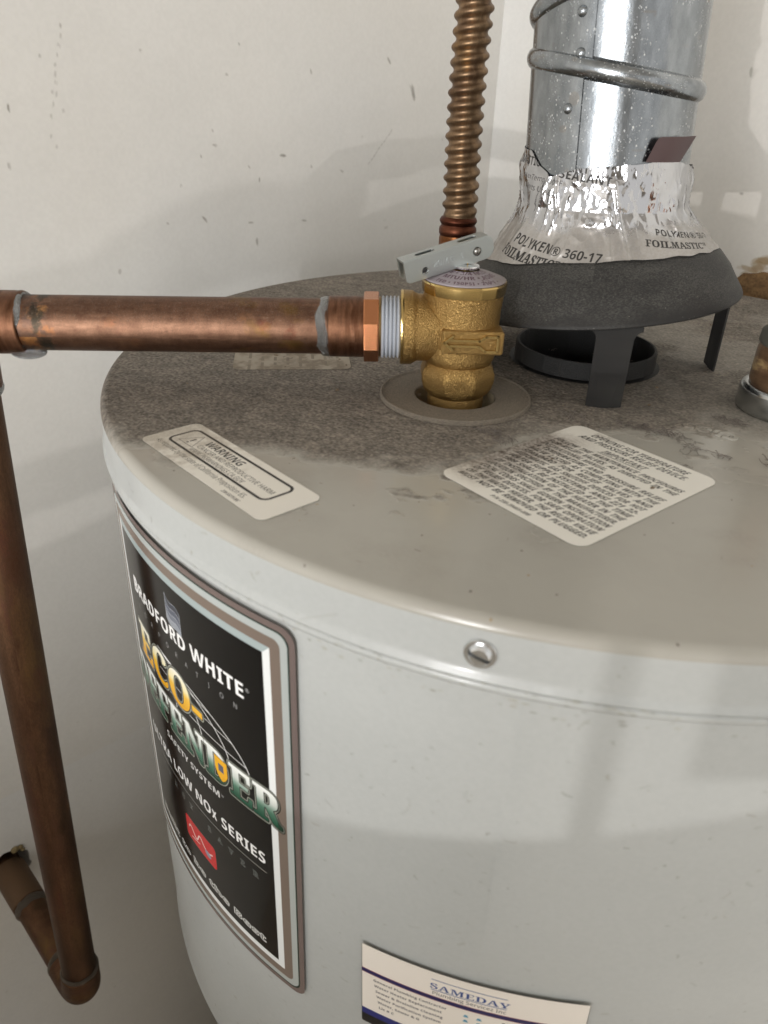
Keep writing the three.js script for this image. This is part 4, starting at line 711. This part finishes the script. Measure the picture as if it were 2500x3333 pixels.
  // ragged sealing foam round the hole in the wall
  const lumps = []; for (let i = 0; i < 11; i++) { const a = rr(0, 6.283), r = rr(0.0165, 0.022), g = new THREE.IcosahedronGeometry(rr(0.0016, 0.0034), 2), ps = g.attributes.position; const k = rr(0, 50); for (let j = 0; j < ps.count; j++) { const m = 1 + 0.5 * (fbm(ps.getX(j) * 300 + k, ps.getY(j) * 300 + ps.getZ(j) * 200, 2, 1900) - 0.5); ps.setXYZ(j, ps.getX(j) * m, ps.getY(j) * m, ps.getZ(j) * m * 0.6); } g.computeVertexNormals(); g.translate(Math.cos(a) * r, Math.sin(a) * r, 0.0008); lumps.push(g); }
  const foam = mergeGeometries(lumps); foam.applyMatrix4(basis(w1, V3(0, 1, 0), n1, E));
  const fo = shadows(new THREE.Mesh(foam, M({ color: lin(0.2, 0.15, 0.07), roughness: 0.9 }))); fo.name = 'sealing_foam'; fo.userData = { label: 'yellowish foam lumps round the pipe hole in the wall', category: 'foam' }; scene.add(fo);
}

// ---------------------------------------------------------------- corrugated copper connector
{
  const C = V3(-0.0755, 0, -0.0505), hose = thing('flexible_connector', [C.x, 0, C.z], 'ribbed copper water connector rising behind the relief valve', 'water connector');
  const y0 = 0.0595, y1 = 0.26, pitch = 0.0068, nu = 72, nv = 620, pos = [], uv = [], idx = [];
  for (let j = 0; j <= nv; j++) for (let i = 0; i <= nu; i++) {
    const a = -Math.PI + i / nu * Math.PI * 2, y = lerp(y0, y1, j / nv), w = Math.cos((y / pitch) * Math.PI * 2 - a), start = sst(y0, y0 + 0.006, y);
    const r = 0.0089 + start * (0.00105 * Math.sign(w) * Math.abs(w) ** 0.75), bx = 0.0006 * Math.sin(y * 40);
    pos.push(C.x + bx + r * Math.sin(a), y, C.z + r * Math.cos(a)); uv.push(i / nu, y / 0.2);
  }
  for (let j = 0; j < nv; j++) for (let i = 0; i < nu; i++) { const p = j * (nu + 1) + i; idx.push(p, p + 1, p + nu + 1, p + 1, p + nu + 2, p + nu + 1); }
  const g = new THREE.BufferGeometry(); g.setAttribute('position', new THREE.Float32BufferAttribute(pos, 3)); g.setAttribute('uv', new THREE.Float32BufferAttribute(uv, 2)); g.setIndex(idx); g.computeVertexNormals();
  const map = copperTex(512, 1024, 2000, [[104, 84, 64], [146, 120, 92]], (q, w, h) => { for (let i = 0; i < 50; i++) blotch(q, rr(0, w), rr(0, h), rr(20, 70), rr(20, 60), `rgba(${['88,66,50', '150,116,70'][i % 2]},0.14)`); });
  part(hose, 'ribbed_tube', g, M({ map, metalness: 0.85, roughness: 0.42 }), 'dull brown copper tube ribbed in a spiral');
  const dk = M({ map: copperTex(256, 256, 2050, [[78, 44, 34], [112, 70, 52]], () => {}), metalness: 1, roughness: 0.45 });
  const cuff = revolve([[0.0086, 0.0605], [0.0098, 0.0598], [0.0105, 0.0585], [0.0105, 0.0578], [0.0095, 0.0562], [0.0093, 0.0558], [0.0104, 0.0545], [0.0106, 0.0530], [0.0105, 0.0515], [0.0096, 0.0500]], 56); cuff.translate(C.x, 0, C.z); part(hose, 'flared_cuff', cuff, dk);
  const nut = revolve([[0.0098, 0.0505], [0.0102, 0.0490], [0.0102, 0.030], [0.0125, 0.0285], [0.0160, 0.027], [0.0165, 0.012], [0.013, 0.0105], [0.0115, -0.004]], 56); nut.translate(C.x, 0, C.z); part(hose, 'union_nut', nut, M({ map: copperTex(256, 256, 2070, [[112, 72, 44], [140, 94, 60]], () => {}), metalness: 1, roughness: 0.4 }));
  const tabg = new RoundedBoxGeometry(0.006, 0.002, 0.004, 2, 0.0006); tabg.translate(C.x - 0.0125, 0.0392, C.z + 0.004); part(hose, 'spring_clip', tabg, M({ color: lin(0.02, 0.03, 0.03), roughness: 0.6 }));
}

// ---------------------------------------------------------------- cold water fitting
{
  const C = V3(0.0965, 0, 0.0365), f = thing('cold_water_fitting', [C.x, 0, C.z], 'brownish pipe fitting on a shiny zinc ring beside the word COLD', 'pipe fitting');
  const at = (g) => { g.translate(C.x, 0, C.z); return g; };
  part(f, 'zinc_ring', at(revolve([[0.0190, -0.002], [0.0222, 0.0004], [0.0225, 0.0020], [0.0224, 0.0095], [0.0216, 0.0112], [0.0200, 0.0118], [0.0188, 0.0118]], 72)), M({ color: lin(0.5, 0.52, 0.52), metalness: 1, roughness: 0.26 }), 'polished zinc collar');
  part(f, 'nipple_body', at(revolve([[0.0188, 0.0112], [0.0195, 0.0135], [0.0192, 0.0270], [0.0186, 0.0300]], 64)), M({ map: copperTex(512, 256, 2100, [[88, 66, 48], [140, 112, 84]], (g, w, h) => { for (let i = 0; i < 26; i++) blotch(g, rr(0, w), rr(0, h), rr(14, 50), rr(8, 30), `rgba(${['74,46,26', '190,164,116'][i % 2]},0.25)`); }), roughness: 0.4, metalness: 0.25, clearcoat: 0.6 }), 'cloudy brown nipple body');
  part(f, 'shoulder', at(revolve([[0.0186, 0.0295], [0.0196, 0.0305], [0.0192, 0.0350], [0.0150, 0.0388], [0.0110, 0.0395]], 64)), M({ color: lin(0.115, 0.115, 0.095), roughness: 0.5, metalness: 0.4 }));
  part(f, 'sleeve', at(revolve([[0.0112, 0.0385], [0.0112, 0.0480], [0.0100, 0.0490]], 48)), M({ color: lin(0.012, 0.012, 0.014), roughness: 0.4 }));
  part(f, 'copper_tail', at(revolve([[0.0096, 0.0470], [0.0092, 0.0540], [0.0092, 0.085]], 48)), M({ color: lin(0.3, 0.13, 0.07), metalness: 1, roughness: 0.4 }));
}
// ---------------------------------------------------------------- torn brown patch low on the right wall
{
  const s = new THREE.Shape(), pts = []; for (let i = 0; i < 26; i++) { const a = i / 26 * 6.283, k = 0.93 + 0.14 * hash(i, 3, 9); pts.push([0.042 * Math.cos(a) * k, 0.0125 * Math.sin(a) * k + 0.0016 * Math.sin(a * 3)]); } pts.forEach((p, i) => i ? s.lineTo(...p) : s.moveTo(...p)); s.closePath();
  const g = new THREE.ExtrudeGeometry(s, { depth: 0.0016, bevelEnabled: true, bevelSize: 0.001, bevelThickness: 0.0008, bevelSegments: 2, steps: 1 });
  { const u = g.attributes.uv; for (let i = 0; i < u.count; i++) u.setXY(i, u.getX(i) * 12, u.getY(i) * 12); }
  const o = n2.clone().multiplyScalar(-dRight).addScaledVector(w2, -0.002); o.y = -0.002; g.applyMatrix4(basis(w2, V3(0, 1, 0), n2, o));
  const map = pixelTex(256, 256, (x, y) => { const t = fbm(x / 30, y / 12, 4, 2200), f = 1 + (fbm(x / 4, y / 4, 2, 2210) - 0.5) * 0.4; return [lerp(84, 138, t) * f, lerp(62, 108, t) * f, lerp(38, 72, t) * f]; });
  const m = shadows(new THREE.Mesh(g, M({ map, roughness: 0.9 }))); m.name = 'torn_patch'; m.userData = { label: 'torn brown patch on the wall behind the draft hood', category: 'torn patch' }; scene.add(m);
}
// ---------------------------------------------------------------- where the light comes from, behind the viewer
{
  const unseenOpening = thing('window', [openingAt.x, FLOOR_Y, openingAt.z], 'out of view bright opening that lights the heater from behind the viewer', 'window');  // unseen bright opening behind the viewer, gives the flue its highlight
  const look = V3(0, 0.1, 0).sub(openingAt).setY(0).normalize(), sx = V3(0, 1, 0).cross(look), fm = basis(sx, V3(0, 1, 0), look, openingAt.clone());
  const wood = M({ color: lin(0.45, 0.43, 0.4), roughness: 0.6 });
  const bar = (w, h, x, y) => { const g = new THREE.BoxGeometry(w, h, 0.05); g.translate(x, y, -0.03); g.applyMatrix4(fm); part(unseenOpening, 'frame', g, wood); };
  bar(0.08, openingH, -openingW / 2 - 0.04, 0); bar(0.08, openingH, openingW / 2 + 0.04, 0); bar(openingW + 0.16, 0.08, 0, openingH / 2 + 0.04); bar(0.06, openingH - 0.002, 0.12, 0);
  const g = new THREE.BoxGeometry(openingW - 0.004, openingH - 0.004, 0.006); g.translate(0, 0, -0.05); g.applyMatrix4(fm);
  part(unseenOpening, 'unseen_opening_pane', g, new THREE.MeshStandardMaterial({ color: 0x222222, emissive: 0xfffaf4, emissiveIntensity: 0.8 }));
  const back = new THREE.Shape(); back.moveTo(-2.2, FLOOR_Y); back.lineTo(2.4, FLOOR_Y); back.lineTo(2.4, 1.84); back.lineTo(-2.2, 1.84); back.closePath();
  const hx = openingW / 2 + 0.08, hole = new THREE.Path(); hole.moveTo(openingAt.x - hx, FLOOR_Y + 0.01); hole.lineTo(openingAt.x - hx, openingAt.y + openingH / 2 + 0.08); hole.lineTo(openingAt.x + hx, openingAt.y + openingH / 2 + 0.08); hole.lineTo(openingAt.x + hx, FLOOR_Y + 0.01); hole.closePath(); back.holes.push(hole);
  structure('unseen_wall_front', new THREE.ExtrudeGeometry(back, { depth: 0.1, bevelEnabled: false }).translate(0, 0, openingAt.z + 0.04), M({ color: lin(0.22, 0.2, 0.17), roughness: 0.8 }), 'out of view wall opposite the heater, placed to darken reflections in the metal');  // unseen, gives the metal parts something dark to reflect
  // unseen boards between lamp and heater, shaped to cast the shadows on jacket and wall
  const blocker = thing('unseen_light_blocker', [-0.3, FLOOR_Y, 0.9], 'out of view boards shaped to cast the straight shadows on jacket and wall', 'screen');
  const panel = new THREE.Shape(); panel.moveTo(-1.3, FLOOR_Y); panel.lineTo(0.06, FLOOR_Y); panel.lineTo(0.06, -0.075); panel.lineTo(-0.098, -0.123); panel.lineTo(-0.196, -0.157); panel.lineTo(-0.46, -0.2305); panel.lineTo(-1.3, -0.40); panel.closePath();
  const board = M({ color: lin(0.5, 0.45, 0.37), roughness: 0.8 });
  part(blocker, 'blocker_panel', new THREE.ExtrudeGeometry(panel, { depth: 0.012, bevelEnabled: false }).translate(0, 0, 0.9), board);
  part(blocker, 'blocker_post', new THREE.BoxGeometry(0.15, 0.36, 0.012).translate(-0.0975 + 0.075, 0.075, 0.9135), board);
  part(blocker, 'blocker_post', new THREE.BoxGeometry(0.0055, 0.36, 0.012).translate(-0.1185, 0.045, 0.9135), board);
  part(blocker, 'blocker_post', new THREE.BoxGeometry(0.05, 0.46, 0.012).translate(-0.62, -0.03, 0.9135), board);
  const arch = new THREE.Shape(); [[-0.60, -0.085], [-0.465, -0.079], [-0.449, -0.077], [-0.439, -0.068], [-0.424, -0.056], [-0.408, -0.053], [-0.392, -0.057], [-0.378, -0.063], [-0.372, -0.075], [-0.372, -0.105], [-0.60, -0.115]].forEach((p, i) => i ? arch.lineTo(...p) : arch.moveTo(...p)); arch.closePath();
  part(blocker, 'blocker_hump', new THREE.ExtrudeGeometry(arch, { depth: 0.01, bevelEnabled: false }).translate(0, 0, 0.9270), board);
  part(blocker, 'blocker_rail', new THREE.BoxGeometry(0.36, 0.032, 0.012).rotateZ(0.02).translate(-0.48, -0.195, 0.9270), board);
  const lamp = thing('unseen_low_lamp', [lampAt.x, FLOOR_Y, lampAt.z], 'out of view lamp standing in for low reflected sun, casts the sharp shadows', 'lamp');  // unseen source standing in for low reflected sun, throws the sharp shadows
  const dir = lampLight.target.position.clone().sub(lampAt).normalize();
  part(lamp, 'bulb', new THREE.SphereGeometry(0.011, 24, 16).translate(lampAt.x, lampAt.y, lampAt.z), new THREE.MeshStandardMaterial({ color: 0xffffff, emissive: 0xfff4ea, emissiveIntensity: 6 }));
  part(lamp, 'reflector', along(revolve([[0.045, 0.03], [0.035, 0.0], [0.016, -0.03], [0.0001, -0.034]], 40), lampAt.clone(), dir), M({ color: lin(0.03, 0.03, 0.03), roughness: 0.5 }));
  part(lamp, 'stand', revolve([[0.09, FLOOR_Y], [0.09, FLOOR_Y + 0.012], [0.008, FLOOR_Y + 0.02], [0.008, lampAt.y - 0.02]], 32).translate(lampAt.x, 0, lampAt.z - 0.0), M({ color: lin(0.03, 0.03, 0.03), roughness: 0.5 }));
}
renderer.render(scene, camera);
